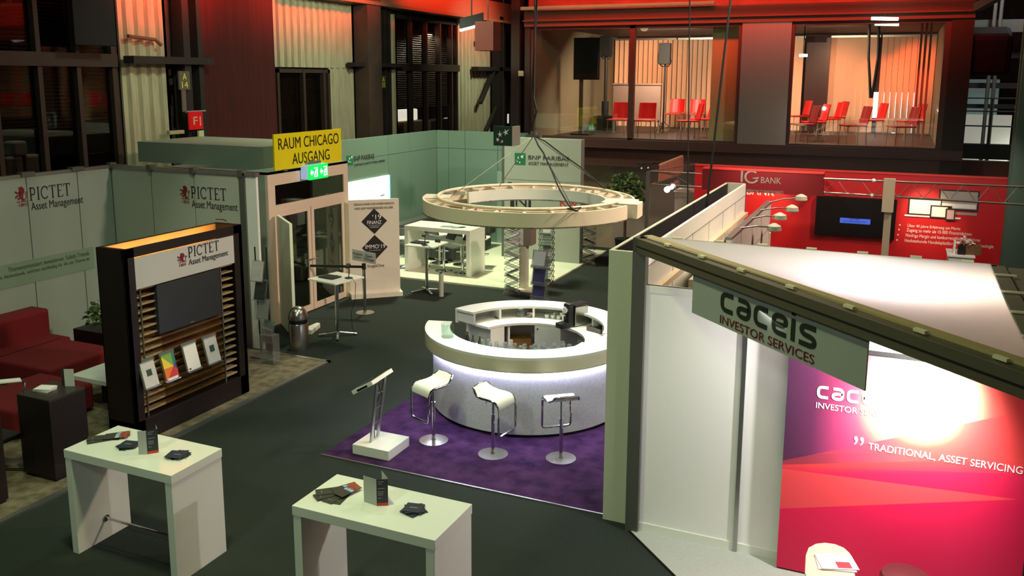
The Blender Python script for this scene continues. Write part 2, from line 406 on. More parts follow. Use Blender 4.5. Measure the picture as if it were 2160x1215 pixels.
# windows: frame, panes, blinds
frame_brown = M('brown_window_frame', (60, 48, 40), .5)
blind_mat = M('grey_blind_slats', (150, 136, 116), .6)
def window(n, y0, y1, z0, z1, mull, beam=None, slat=None):
    f = MB().box(-15.6, y0, z0, -15.42, y1, z0+.1).box(-15.6, y0, z1-.1, -15.42, y1, z1).box(-15.6, y0, z0, -15.42, y0+.1, z1).box(-15.6, y1-.1, z0, -15.42, y1, z1)
    for y in mull: f.box(-15.6, y-.05, z0, -15.4, y+.05, z1)
    if beam: f.box(-15.65, y0, beam[0], -15.35, y1, beam[1])
    w_ = struct('window_%d' % n, f, frame_brown)
    p = MB().box(-15.54, y0, z0, -15.53, y1, z1); obj('pane', p, dark_glass, w_)
    if slat:
        s = MB()
        for a, e, za, zb in slat:
            z = za
            while z < zb: s.obox((-15.74, (a+e)/2, z), (.07, e-a, .006), Matrix.Rotation(R(32), 3, 'Y')); z += .075
        obj('blind', s, blind_mat, w_)
window(1, 5, 13.9, 2.6, 7.6, (8.2, 9.6, 11.1, 12.06, 12.95), (4.78, 5.05), [(5, 13.9, 3.4, 7.5)])
window(2, 19.2, 21.6, 2.4, 4.8, (20.35, 21.3), None, [(19.2, 21.6, 2.5, 4.7)])
window(3, 25.25, 29.75, 2.3, 6.6, (26.3, 27.35, 28.35, 29.25), (4.8, 5.05), [(25.3, 29.7, 3.55, 6.5)])
window(4, 33.0, 36.6, 2.2, 6.6, (34.0, 34.9, 35.7), (4.8, 5.0), [(33.0, 36.6, 3.5, 6.5)])
# the yard outside: pale panels and crates, with added lamps
reflection_white = M('reflection_white', (225, 222, 210), .4); 
def yard_box(name, c, s, mt, label, cat):
    return one(name, MB().obox((c[0], c[1], c[2]+s[2]/2), s), mt, label, cat, bevel=.05)
lit = M('lit_white_panel', (240, 240, 240), .5, emit=(235, 240, 240), es=4.5)
yard_box('light_box', (-17.0, 28.5, 2.99), (.2, 1.5, .42), lit, 'bright white light box outside the far left windows', 'light box')
yard_box('light_box', (-17.0, 32.0, 0), (.2, .8, 2.96), lit, 'small lit white panel outside right end of the far left windows', 'light box')
yard_box('light_box', (-17.0, 38.6, 0), (.2, 1.3, 2.9), lit, 'lit pale panel outside the last window beyond the zigzag brace', 'light box')
yard_box('crate', (-17.0, 28.6, 0), (.6, 1.5, 2.99), M('beige_crate', (178, 160, 130), .7), 'beige crate standing outside below the bright light box', 'crate')
yard_box('crate', (-17.0, 30.7, 0), (.6, 1.7, 2.95), M('grey_crate', (120, 122, 116), .7), 'grey crate outside the window right of the beige crate', 'crate')
for i, (y, z, s_) in enumerate(((12.05, 2.55, .42), (12.5, 2.55, .42), (12.2, 2.98, .36))):  # made-up blocks standing in for a bright reflection in the window
    yard_box('crate', (-16.5, y, 0 if i < 2 else 2.98), (.3, s_-.02, 2.98 if i < 2 else .3), reflection_white, ('white crate outside left window, left of the lower pair', 'white crate outside left window, right of the lower pair', 'white crate on top of the pair outside left window')[i], 'crate')
l = spot('yard_fill', (-16.2, 12.4, 5.2), (-16.6, 12.3, 3.0), 60, (1, .85, .8), 60); area('yard_light', (-16.1, 28, 6.2), (-17, 28, 2.6), 1.0, 160, (1, .97, .9))  # lamps added to brighten the blocks and slats outside

# ------------------------------------------------------------------ mezzanine room (glass front at Y = 22)
MF = 2.98
mez_dark = M('mezzanine_dark_steel', (70, 42, 36), .5)
mez_floor = M('mezzanine_floor', (32, 28, 26), .5, noise=.15, ns=6)
struct('floor_mezzanine', MB().box(-9.35, 22.0, 2.6, 1.25, 29.6, MF), mez_floor)
struct('trim_12', MB().box(-9.35, 21.85, 2.82, 1.3, 22.0, 3.02).box(-9.35, 21.95, 2.35, 1.3, 22.1, 2.82).box(-9.35, 21.8, 2.33, 1.3, 22.1, 2.37).box(-9.35, 21.78, 2.80, 1.3, 21.95, 2.83), mez_dark)
struct('trim_13', MB().box(-9.35, 21.85, 5.92, 1.3, 22.15, 6.33).box(-9.35, 21.75, 6.05, 1.3, 21.85, 6.09), M('mezzanine_top_beam', (104, 74, 60), .5))
struct('trim_14', MB().box(-9.35, 21.6, 6.34, -4.3, 21.75, 6.42), M('pale_rail', (208, 206, 160), .5))
struct('wall_mezzanine_top', MB().box(-9.35, 22.15, 6.33, 1.3, 22.4, 9.6), M('mezzanine_upper_wall', (120, 84, 72), .7, noise=.2, ns=1.5))
struct('ceiling_mezzanine', MB().box(-9.35, 22.15, 5.96, 1.3, 29.6, 6.1), M('mezzanine_ceiling', (60, 44, 40), .7))
mez_cream = M('mezzanine_cream_wall', (128, 116, 92), .7)
struct('wall_mezzanine_left', MB().box(-9.25, 22.1, MF, -9.1, 29.5, 5.96), mez_cream)
struct('wall_mezzanine_right', MB().box(.8, 22.3, MF, .95, 29.5, 5.96), mez_cream)
struct('wall_mezzanine_back', MB().box(-9.35, 29.4, MF, 1.3, 29.6, 5.96), M('mezzanine_back_wall', (58, 34, 28), .8))
struct('wall_under_mezzanine', MB().box(-9.4, 24.6, 0, 3, 24.8, 2.6), M('grey_back_wall', (118, 104, 94), .8, noise=.06, ns=2))
def mez_window(n, x0, x1, posts, panes):
    f = MB().box(x0-.12, 21.95, MF, x0, 22.08, 5.92).box(x1, 21.95, MF, x1+.12, 22.08, 5.92).box(x0, 21.95, MF, x1, 22.08, 3.06).box(x0, 21.95, 5.84, x1, 22.08, 5.92)
    for p in posts: f.box(p-.07, 21.95, MF, p+.07, 22.08, 5.92)
    w_ = struct('window_%d' % n, f, mez_dark)
    for a, e in panes: obj('pane', MB().box(a, 22.0, 3.06, e, 22.012, 5.84), clear_glass, w_)
mez_window(5, -9.12, -3.75, (-6.4,), ((-9.1, -6.47), (-6.33, -3.75)))
mez_window(6, -2.45, .74, (), ((-2.45, .74),))
struct('trim_15', MB().box(.86, 21.9, 2.35, 1.3, 22.3, 6.4), dark_steel)
struct('trim_16', MB().box(-9.35, 21.9, 2.35, -9.2, 22.3, 6.4).box(-9.75, 21.9, 0, -9.5, 22.2, 8.6), dark_steel)
struct('trim_17', MB().box(-3.66, 21.9, 2.84, -2.52, 21.96, 5.92), M('perforated_metal', (150, 140, 136), .35, .7, noise=.3, ns=160))
struct('trim_18', MB().box(-4.46, 22.4, MF, -3.78, 22.7, 5.96), M('cream_column', (216, 196, 150), .6))  # lit copy of the room's cream, lightened for hall light on this face
# vertical blinds at the back
vane_mat = M('vertical_blind_vane', (236, 196, 164), .7)
def vblind(x0, x1, ang, label, z0=2.985):
    t = thing('vertical_blind', label, 'blind', ((x0+x1)/2, 29.0, z0)); s = MB(); x = x0+.08
    while x < x1: s.obox((x, 29.0, (z0+5.84)/2), (.172, .006, 5.84-z0), rz=R(ang)); x += .165
    obj('vanes', s, vane_mat, t); obj('head_rail', MB().box(x0, 28.96, 5.84, x1, 29.04, 5.9), alu, t)
    return t
vblind(-9.05, -6.95, 52, 'narrow vertical blind with dark gaps left of the slim window post')
vblind(-6.9, -5.3, 48, 'vertical blind with dark gaps behind the right black loudspeaker')
vblind(-5.25, -2.9, 12, 'nearly closed vertical blind behind the cream column upstairs')
vblind(-2.15, -.75, 15, 'vertical blind left of the hanging dark cables in the right upstairs room')
vblind(-.7, .78, 28, 'vertical blind with white light in its gaps, right upstairs room')
one('lit_panel', MB().box(-1.35, 29.25, 3.42, .35, 29.3, 4.2).box(-1.3, 29.27, 2.98, -1.26, 29.29, 3.42).box(.26, 29.27, 2.98, .3, 29.29, 3.42), M('cold_lit_panel', (255, 255, 255), .5, emit=(215, 225, 255), es=2.2), 'cold white lit panel glowing through gaps of the right upstairs blind', 'lit panel')
struct('door_1', MB().box(-2.85, 28.9, MF, -2.2, 28.98, 5.7).box(-2.27, 28.8, MF, -2.15, 28.9, 5.84), M('dark_red_door', (58, 26, 22), .4))
# upstairs lamps
area('room_light', (-6.2, 24.4, 5.9), (-6.2, 26.2, 3), 1.6, 800, (1, .66, .50), 170); area('room_light', (-1.9, 24.4, 5.9), (-1.7, 26.2, 3), 1.4, 360, (1, .60, .44), 170)
spot('red_spot', (-6.9, 26.2, 5.8), (-8.0, 29, 4.4), 420, (1, .36, .16), 75, 1); spot('red_spot', (-4.2, 26.4, 5.8), (-4.3, 29, 4.3), 560, (1, .24, .12), 70, 1)
spot('red_spot', (-.4, 26.6, 5.8), (.35, 29, 4.8), 700, (1, .13, .05), 46, 1); spot('red_spot', (-1.0, 26.6, 5.8), (-.6, 29, 4.5), 420, (1, .16, .07), 42, 1); spot('red_spot', (-2.0, 26.6, 5.8), (-1.9, 29, 4.2), 300, (1, .3, .16), 70, 1)
one('ceiling_lamp', MB().lathe((-6.5, 23.4, 5.84), [(.10, .12), (.10, .05), (.06, 0)]), M('lamp_white', (230, 220, 205), .4, emit=(255, 220, 180), es=.5), 'small round lamp on the ceiling of the left upstairs room', 'lamp')
# red chairs upstairs
leg_steel = M('chair_leg_steel', (190, 176, 160), .3, .8)
def make_chair(label):
    t = thing('red_chair', label, 'chair', (0, 0, 0), 'red chairs upstairs')
    s = MB().grid(lambda u, v: (-.23+.46*u, -.23+.46*v, .455+.03*(2*u-1)**2*0+.02*max(0, .25-v)*-1.6), 6, 6)
    obj('seat', MB().box(-.23, -.24, .43, .23, .22, .465), red_seat, t, bevel=.015)
    bk = MB(); pts = []
    for i in range(7):
        u = i/6; pts.append((-.215+.43*u, .20+.05*(1-(2*u-1)**2)))
    q = pts+[(p[0], p[1]+.022) for p in pts[::-1]]
    bk.prism(q, .48, .86); 
    for v in bk.bm.verts: v.co.y += (v.co.z-.48)*.22; v.co.x *= 1-.10*max(0, v.co.z-.6)
    obj('backrest', bk, red_seat, t, bevel=.006)
    for x, y in ((-.2, -.2), (.2, -.2), (-.2, .19), (.2, .19)): obj('leg', MB().cyl((x, y, .44), (x*1.1, y*1.12, 0), .011, 10), leg_steel, t)
    return t
chairs = [(1304, 23.0, 0, 'red chair left of the slim post, facing the glass upstairs'), (1359, 23.0, 0, 'red chair right of the slim post, facing the glass upstairs'),
 (1423, 27.6, 0, 'far red chair nearest the right loudspeaker, facing the glass'), (1466, 27.6, 0, 'far red chair against the blinds beside the cream column'),
 (1452, 23.2, -64, 'red chair seen from the side, in front of the cream column'), (1478, 24.3, -64, 'second side-on red chair, partly behind the cream column'),
 (1560, 23.4, -64, 'red chair glimpsed between cream column and metal panel, nearer one'), (1570, 24.6, -64, 'red chair glimpsed between cream column and metal panel, farther one'),
 (1693, 22.9, -64, 'leftmost near red chair seen side-on in the right upstairs room'), (1716, 24.2, -64, 'red chair right behind the leftmost near chair, right upstairs room'),
 (1748, 26.4, -64, 'back-row red chair between leftmost and middle near chairs'), (1758, 27.5, -64, 'rearmost red chair in the gap right of the leftmost near chair'),
 (1800, 22.9, -64, 'middle near red chair below the hanging dark cables'), (1838, 26.2, -64, 'back-row red chair right of the hanging dark cables'),
 (1902, 22.9, -64, 'right near red chair beside the pale hanging strips'), (1918, 26.0, -64, 'back-row red chair behind the right near chair'),
 (1682, 27.8, -60, 'dim red chair far back at left edge of the right upstairs room')]
proto = None
for px, Y, rz, lab in chairs:
    X = onY(px, 270, Y).x
    if proto is None: proto = make_chair(lab); proto.location = (X, Y, MF); proto.rotation_euler.z = R(rz); proto.scale = (1.12, 1.12, 1.12)
    else: copy_tree(proto, (X, Y, MF), R(rz), lab)
# upstairs screen, loudspeakers, boards, hanging cables
t = thing('display_stand', 'dark upright display screen on a post, left upstairs room', 'screen', (-8.6, 23.9, MF))
sa, sb = onY(1212, 82, 23.8), onY(1261, 166, 23.8)
obj('screen', MB().box(sa.x, 23.8, sb.z, sb.x, 23.88, sa.z), M('dark_display', (44, 32, 34), .25), t, bevel=.01); obj('bezel', MB().box(sa.x-.03, 23.83, sb.z-.03, sb.x+.03, 23.92, sa.z+.03), black, t)
obj('post', MB().box(sa.x+.12, 23.92, MF, sa.x+.24, 24.0, 5.3), M('warm_grey_post', (80, 100, 84), .5), t); obj('base', MB().box(sa.x-.05, 23.7, MF, sa.x+.5, 24.2, MF+.04), black, t)
def speaker(px, Y, ztop, label, base):
    X = onY(px, 110, Y).x; t = thing('loudspeaker', label, 'loudspeaker', (X, Y, MF))
    obj('cabinet', MB().prism([(X-.18, Y-.16), (X+.18, Y-.16), (X+.13, Y+.2), (X-.13, Y+.2)], ztop-.62, ztop), black_matt, t, bevel=.02)
    obj('bracket', MB().tube([(X-.2, Y, ztop-.25), (X-.22, Y, ztop-.55), (X-.1, Y, ztop-.68), (X+.1, Y, ztop-.68), (X+.2, Y, ztop-.5)], .018), dark_steel, t)
    obj('pole', MB().cyl((X, Y, MF), (X, Y, ztop-.6), .05 if base else .03), black, t)
    if base: obj('base', MB().box(X-.3, Y-.25, MF, X+.3, Y+.25, MF+.45).cyl((X, Y, MF+.4), (X, Y, MF+.9), .11), black_matt, t)
    else:
        for k in range(3): obj('leg', MB().cyl((X, Y, MF+.35), (X+.34*cos(k*2.1), Y+.34*sin(k*2.1), MF+.01), .014, 8), black, t)
speaker(1279, 26.2, 5.86, 'black loudspeaker on a thick pole with box base, beside the display', True)
speaker(1404, 26.0, 5.62, 'black loudspeaker on a slim tripod pole, right of the slim post', False)
pt = M('pinboard_grey', (116, 92, 82), .8)
for px0, px1, lab in ((1294, 1333, 'pinkish low board behind the chair left of the slim post'), (1338, 1394, 'grey low board behind the chair right of the slim post')):
    a, e = onY(px0, 190, 25.2).x, onY(px1, 190, 25.2).x; t = thing('presentation_board', lab, 'board', ((a+e)/2, 25.2, MF))
    obj('board', MB().box(a, 25.18, MF+.35, e, 25.22, MF+1.42), pt, t); obj('top_rail', MB().box(a-.02, 25.16, MF+1.42, e+.02, 25.24, MF+1.46), M('board_rail', (120, 90, 76), .5), t)
    for x in (a+.04, e-.04): obj('leg', MB().box(x-.02, 25.0, MF, x+.02, 25.4, MF+.03).box(x-.02, 25.18, MF, x+.02, 25.22, MF+.4), alu_dark, t)
for (xa, xb, lab) in ((1833, 1836, 'left dark cable of the pair hanging in the right upstairs room'), (1853, 1838, 'right dark cable of the pair hanging in the right upstairs room')):
    P = [onY(xa, 66, 24.5), onY(xa-1, 120, 24.5), onY((xa+xb)/2, 165, 24.5), onY(xb, 207, 24.5)]; P[0].z = 5.96
    one('hanging_cable', MB().tube(P, .035), black_matt, lab, 'cable')
for i, px in enumerate((1942, 1952, 1962)):
    a = onY(px, 100, 23.6); one('hanging_strip', MB().box(a.x-.025, 23.59, MF, a.x+.025, 23.61, 5.96), M('pale_red_strip', (230, 130, 100), .5), ('left', 'middle', 'right')[i]+' pale strip of the three hanging beside the right upstairs wall', 'strip')

# ------------------------------------------------------------------ green steel column and the far gallery at the right
f = MB().box(1.78, 17.0, 0, 2.12, 17.08, 9.6).box(1.9, 17.08, 0, 2.0, 17.4, 9.6).box(1.78, 17.4, 0, 2.12, 17.48, 9.6).box(2.75, 17.0, 0, 3.0, 17.4, 9.6)
for z in range(0, 9): f.bar((2.1, 17.1, z+.1), (2.8, 17.1, z+1.0), .08, .05, (0, 1, 0)); f.bar((2.1, 17.1, z+1.0), (2.8, 17.1, z+1.0), .08, .05, (0, 1, 0))
struct('trim_19', f, green_steel)
one('pipe', MB().cyl((2.28, 16.7, 2.4), (2.28, 16.7, 8.5), .06), M('cream_pipe', (206, 190, 150), .5), 'cream vertical pipe in front of the green lattice column', 'pipe')
GY = 27.0
struct('trim_20', MB().box(1.4, GY, 2.45, 9, GY+.4, 2.85), M('gallery_beam', (30, 28, 27), .7))
gal = M('gallery_steel', (48, 50, 50), .5, .3)
struct('trim_21', MB().box(3.15, GY+.5, 0, 3.55, GY+.9, 9.6).box(5.2, GY+.5, 0, 5.6, GY+.9, 9.6).box(1.4, GY+2, 5.2, 9, GY+2.3, 5.45), M('gallery_column', (30, 32, 33), .6))
r = MB()
for z in (3.35, 3.75, 4.1): r.cyl((1.4, GY, z), (9, GY, z), .02, 8)
for x in (1.5, 2.2, 2.9, 3.8, 4.6, 5.6): r.cyl((x, GY, 2.85), (x, GY, 4.1), .022, 8)
one('railing', r, gal, 'steel handrail along the far gallery at right', 'railing')
gw = M('gallery_lit_wall', (205, 205, 192), .6, emit=(225, 225, 205), es=.32)  # emission stands in for light falling on the wall
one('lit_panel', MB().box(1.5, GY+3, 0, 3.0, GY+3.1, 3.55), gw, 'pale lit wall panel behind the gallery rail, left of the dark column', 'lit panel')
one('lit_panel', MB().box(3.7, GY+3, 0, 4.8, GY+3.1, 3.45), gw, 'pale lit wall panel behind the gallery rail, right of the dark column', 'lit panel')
one('lit_panel', MB().box(1.6, GY+3.1, 3.5, 2.6, GY+3.2, 4.6), M('dim_lit', (120, 150, 145), .6, emit=(170, 190, 185), es=.16), 'dim upper lit panel high behind the gallery rail', 'lit panel')  # faint glow replaces light falling on this panel
one('stair', (lambda s: [s.bar((1.6+.0, GY+2.2, .2), (4.6, GY+2.2, 2.5), .12, .25, (0, 1, 0))] and s)(MB().bar((1.6, GY+1.2, .2), (4.6, GY+1.2, 2.5), .12, .25, (0, 1, 0))), gal, 'steel stair flank rising under the far gallery', 'stair')
struct('wall_gallery', MB().box(1.4, GY+4, 0, 11, GY+4.2, 2.6), M('gallery_pale_wall', (150, 150, 142), .8))
area('gallery_light', (3.2, GY-1.5, 9), (3.4, GY+2, 3), 1.2, 160, (.95, 1, .95)); area('gallery_light', (3.4, GY+2.2, 2.3), (3.2, GY+4, 1.4), .5, 14, (.95, 1, .9))
b = MB()
for x in (2.15, 2.3, 4.05, 4.9, 6.2): b.cyl((x, GY+1.2, 0), (x, GY+1.2, 9), .05, 10)
one('riser_pipes', b, M('riser_grey', (140, 142, 138), .4, .6), 'row of grey riser pipes beyond the far gallery rail', 'pipe')
b = MB()
for z in (3.0, 4.6, 6.2): b.bar((4.0, GY-.6, z), (5.4, GY-.6, z+1.5), .12, .12, (0, 1, 0)); b.bar((5.4, GY-.6, z), (4.0, GY-.6, z+1.5), .12, .12, (0, 1, 0)); b.box(3.9, GY-.65, z-.06, 5.6, GY-.55, z+.06)
one('lattice_brace', b, gal, 'dark crossed lattice brace in front of the far gallery', 'brace')
one('catwalk', MB().box(1.4, GY+1.6, 4.35, 4, GY+2.4, 4.5).box(1.4, GY+1.6, 3.78, 3.1, GY+1.7, 3.9), gal, 'dark catwalk edge above the far gallery', 'catwalk')
one('roof_speaker', MB().obox(onY(2078, 108, 22.5), (1.0, .8, .95), Matrix.Rotation(.3, 3, 'X')), black_matt, 'big black hanging loudspeaker beyond the right upstairs room', 'loudspeaker', bevel=.12)
one('duct', MB().tube([(1.75, GY+1.5, 6.0), (1.75, GY+1.5, 5.0), (1.85, GY+1.5, 4.85)], .12, 12).box(1.65, GY+1.4, 5.9, 3.0, GY+1.7, 6.25), M('duct_grey', (120, 122, 118), .4, .5), 'grey ventilation duct above the far gallery', 'duct')
one('gallery_lamp', MB().ball((4.35, GY-.2, 2.95), .06), M('lamp_glow', (255, 255, 255), .5, emit=(255, 250, 230), es=8), 'tiny bright lamp at the rail of the far gallery', 'lamp')
one('roof_truss', MB().bar((1.2, 20, 6.4), (4.6, 15, 8.4), .15, .15).bar((1.2, 20, 6.0), (4.6, 15, 7.9), .15, .15).bar((1.4, 19.7, 6.1), (2.4, 18.2, 7.1), .08, .08).bar((2.4, 18.2, 6.6), (3.4, 16.8, 7.7), .08, .08).bar((3.4, 16.8, 7.2), (4.4, 15.3, 8.3), .08, .08), M('truss_grey', (120, 116, 108), .5, .3), 'sloping grey lattice truss under the roof at top right', 'truss')
# upper trusses in red light above the mezzanine
q = MB()
for i in range(10): q.bar((-8.6+i, 20.6, 6.95), (-8.1+i, 20.6, 7.5), .06, .06, (0, 1, 0)); q.bar((-8.1+i, 20.6, 7.5), (-7.6+i, 20.6, 6.95), .06, .06, (0, 1, 0))
q.bar((-9.5, 20.6, 6.9), (2, 20.6, 6.9), .1, .1).bar((-9.5, 20.6, 7.55), (2, 20.6, 7.55), .1, .1)
one('roof_truss', q, M('truss_red_brown', (104, 74, 66), .5), 'long lattice girder above the upstairs windows in red light', 'truss')
# hall fluorescent lamps in view
def tube_lamp(a, e, label, hood=True, es=9):
    a, e = Vector(a), Vector(e); mid = (a+e)/2; t = thing('fluorescent_lamp', label, 'lamp', mid); d = (e-a).normalized(); sd = d.cross(Z_)
    glow = M('tube_glow', (255, 255, 255), .4, emit=(255, 246, 225), es=es)
    for k in ((-1, 1) if hood else (0,)): obj('tube', MB().cyl(a+sd*.07*k, e+sd*.07*k, .035, 10), glow, t)
    if not hood: obj('hanger', MB().cyl(mid, (mid.x, mid.y, 9.65 if mid.z > 6 else 5.98), .012, 8), dark_steel, t)
    if hood:
        h = MB(); h.slab([a+sd*.2+Z_*.02, e+sd*.2+Z_*.02, e+Z_*.3, a+Z_*.3], Z_*.01); h.slab([a-sd*.2+Z_*.02, e-sd*.2+Z_*.02, e+Z_*.3, a+Z_*.3], Z_*.01); obj('hood', h, black_matt, t)
        obj('hanger', MB().cyl(mid+Z_*.3, mid+Z_*2.5, .02, 8), dark_steel, t)
tube_lamp(onY(970, 64, 21.3), onY(1020, 51, 21.6), 'twin tube lamp hanging under a dark hood, top centre of the hall')
tube_lamp(onY(1838, 39, 20.9), onY(1895, 40, 20.9), 'single bright tube lamp above the right upstairs room', False)
tube_lamp(onY(1686, 117, 24.0), onY(1703, 117, 24.0), 'short bright lamp inside the right upstairs room, at its left edge', False, 5)
one('equipment_box', MB().obox(onY(1029, 77, 20.6), (.52, .45, .72)).cyl(onY(1029, 77, 20.6), onY(1029, 77, 20.6)+Z_*3.6, .02, 8), M('equipment_red_brown', (92, 40, 32), .6), 'dark red-brown box hanging right of the twin tube lamp', 'equipment box', bevel=.03)
one('wall_screen', MB().obox(onX(196, 40, -14.9), (.12, 1.0, 1.05)), black_matt, 'black screen box high on the left wall, top left corner', 'screen', bevel=.02)
# wall signs
def wall_sign(name, px0, px1, Yw, z0, z1, mt, label):
    t = thing(name, label, 'sign', (-15.0, Yw, (z0+z1)/2)); return t
a, e = onX(377, 150, -15.0), onX(402, 189, -15.0); t = thing('column_sign', 'grey sign with yellow A over 14 on the left wall', 'sign', (-15.0, (a.y+e.y)/2, e.z))
obj('plate', MB().box(-15.04, a.y, e.z, -15.0, e.y, a.z), M('sign_grey', (92, 86, 76), .6), t)
yel = M('yellow_green_ink', (214, 226, 30), .6)
wdt = e.y-a.y; hh = a.z-e.z
texts([('A', (-15.0, a.y+wdt*.32, e.z+hh*.54), Y_, Z_, hh*.34, wdt*.36), ('14', (-15.0, a.y+wdt*.22, e.z+hh*.10), Y_, Z_, hh*.34, wdt*.55)], yel, t)
obj('bracket', MB().box(-15.06, a.y+.1, e.z-.5, -15.02, a.y+.2, e.z).cyl((-15.0, a.y+.15, e.z-.5), (-14.9, a.y+.65, e.z-.5), .03), alu, t)
a, e = onX(398, 236, -14.9), onX(429, 272, -14.9); t = thing('fire_sign', 'red square sign with pale F and stroke on left wall', 'sign', (-14.9, (a.y+e.y)/2, e.z))
obj('plate', MB().box(-14.94, a.y, e.z, -14.9, e.y, a.z), M('sign_red', (226, 14, 20), .5), t); wdt = e.y-a.y; hh = a.z-e.z
texts([('F', (-14.9, a.y+wdt*.30, e.z+hh*.27), Y_, Z_, hh*.44, wdt*.30), ('I', (-14.9, a.y+wdt*.76, e.z+hh*.2), Y_, Z_, hh*.52, wdt*.07)], M('sign_pale', (200, 190, 160), .6), t)
obj('extinguisher_tag', MB().obox((-14.88, (a.y+e.y)/2+.1, e.z-.16), (.05, .16, .26)), M('pale_green_tag', (190, 210, 160), .5), t)
a, e = onX(804, 160, -15.0), onX(814, 186, -15.0); t = thing('column_sign', 'narrow green sign with yellow A over 15 on far column', 'sign', (-15.0, (a.y+e.y)/2, e.z))
obj('plate', MB().box(-15.04, a.y, e.z, -15.0, e.y, a.z), M('sign_green', (70, 84, 60), .6), t); wdt = e.y-a.y; hh = a.z-e.z
texts([('A', (-15.0, a.y+wdt*.28, e.z+hh*.54), Y_, Z_, hh*.34, wdt*.44), ('15', (-15.0, a.y+wdt*.22, e.z+hh*.10), Y_, Z_, hh*.34, wdt*.58)], yel, t)
one('cable_tray', MB().box(-15.1, onX(351, 277, -15.1).y, 3.3, -15.0, onX(382, 277, -15.1).y, 3.38), M('pale_tray', (170, 160, 120), .6), 'short pale ledge on the left wall below the A 14 sign', 'ledge')
one('wall_pipe', MB().tube([onX(270, 76, -15.2), onX(328, 84, -15.2), onX(340, 95, -15.2)], .04), M('wall_pipe', (120, 80, 60), .5), 'thin brown pipe across the first corrugated panel', 'pipe')
one('switch_box', MB().obox(onY(1099, 155, 21.87), (.14, .05, .14)), M('pale_green_box', (190, 215, 170), .5), 'small pale green box on the dark post left of upstairs room', 'box')
# ================================================================== BOOTH AT THE LEFT (lion emblem)
beige_carpet = M('beige_mottled_carpet', (96, 88, 72), .95, rgb2=(130, 120, 100), ns=7, spec=.1)
t = thing('booth_carpet', 'beige grey mottled carpet of the left booth with metal edge', 'carpet', (-10.7, 7.5, 0))
obj('pile', MB().box(-12.94, 3, 0, -8.27, 11.28, .02), beige_carpet, t); obj('edge_strip', MB().box(-8.31, 3, 0, -8.24, 11.32, .028).box(-9.6, 11.25, 0, -8.24, 11.32, .028), alu, t)
LX, LY = -12.95, 11.4
t = thing('exhibition_wall', 'long pale booth wall with lion emblem behind the red sofa', 'booth wall', (LX, 7.5, 0))
ys = [2.8, 3.78, 4.77, 5.75, 6.74, 7.73, 8.72, 9.71, 10.68, 11.4]
for y0, y1 in zip(ys, ys[1:]): obj('panel', MB().box(LX-.05, y0+.008, 0, LX, y1-.008, 2.97), grey_green_panel, t)
obj('seam_post', (lambda b: [b.box(LX-.07, y-.012, 0, LX-.008, y+.012, 2.97) for y in ys] and b)(MB()), M('seam_dark', (60, 64, 52), .6), t)
obj('top_rail', MB().box(LX-.06, 2.8, 2.97, LX+.02, 11.4, 3.02), alu, t)
obj('clip', (lambda b: [b.box(LX-.08, y-.12, 2.98, LX+.05, y+.12, 3.05) for y in (8.8, 9.73, 10.68)] and b)(MB()), alu_dark, t)
def pictet(pL, pT, ud, xd, par, n):   # emblem and two lines of lettering between measured corners
    pass
xo = LX+.0
def lx(px, py): return onX(px, py, LX)
E0, E1 = lx(32, 428), lx(57, 392); glyph(lion_bm(), (LX, E0.y, E0.z), Y_, Z_, E1.y-E0.y, E1.z-E0.z, wine, t)
a, e = lx(63, 424), lx(147, 394); texts([('1805', (LX, E0.y+.06, E0.z-.075), Y_, Z_, .055, (E1.y-E0.y)*.7)], wine, t, 'date_lettering')
glyph(pictet_bm(), (LX, a.y, a.z), Y_, Z_, e.y-a.y, .22, ink, t, 'lettering')
b2 = lx(174, 424); texts([('Asset Management', (LX, a.y+.01, a.z-.20), Y_, Z_, .17, b2.y-a.y)], ink, t)
t2 = thing('slogan_banner', 'green tinted slogan strip on the left booth wall', 'banner', (LX, 9.5, 1.6))
a, e = lx(0, 556), lx(196, 520); zb, zt = lx(196, 566).z, e.z
obj('strip', MB().box(LX+.002, a.y-1.5, zb, LX+.008, e.y, zt), M('green_strip', (128, 152, 130), .6), t2)
L = lx(15, 565).y; hh = zt-zb; gi = M('faded_green_ink', (70, 98, 66), .6)
texts([('Themenorientiert investieren: Solide Trends', (LX+.008, L, zt-hh*.34), Y_, Z_, hh*.2, e.y-.1-L), ('in Aktienfonds, welches nachhaltig für Sie ein Thema ist', (LX+.008, L-.15, zt-hh*.62), Y_, Z_, hh*.2, e.y-.1-L+.15)], gi, t2)
back_panel = M('warm_pale_panel', (178, 184, 168), .6)  # warm light falling here is put into this lighter panel colour
# wall along the back
t = thing('exhibition_wall', 'pale booth wall with lion emblem behind the slatted display', 'booth wall', (-11.3, LY, 0))
xs = [-12.95, -12.0, -11.02, -9.98]
for x0, x1 in zip(xs, xs[1:]): obj('panel', MB().box(x0+.008, LY, 0, x1-.008, LY+.05, 2.97), back_panel, t)
obj('seam_post', (lambda b: [b.box(x-.012, LY+.01, 0, x+.012, LY+.07, 2.97) for x in xs[:-1]] and b)(MB()), MATS['seam_dark'], t)
obj('end_post', MB().box(-10.02, LY-.03, 0, -9.9, LY+.06, 3.02), alu_dark, t); obj('top_rail', MB().box(-12.95, LY-.03, 2.97, -9.66, LY+.07, 3.03), alu, t)
obj('end_panel', MB().box(-9.9, LY+.0, 0, -9.68, LY+.05, 2.97), white_panel, t); obj('joint', (lambda b: [b.box(x-.05, LY-.05, 2.95, x+.05, LY+.08, 3.06) for x in xs] and b)(MB()), alu_dark, t)
def wy(px, py): return onY(px, py, LY)
E0, E1 = wy(381, 419), wy(400, 392); glyph(lion_bm(), (E0.x, LY, E0.z), X_, Z_, E1.x-E0.x, E1.z-E0.z, wine, t)
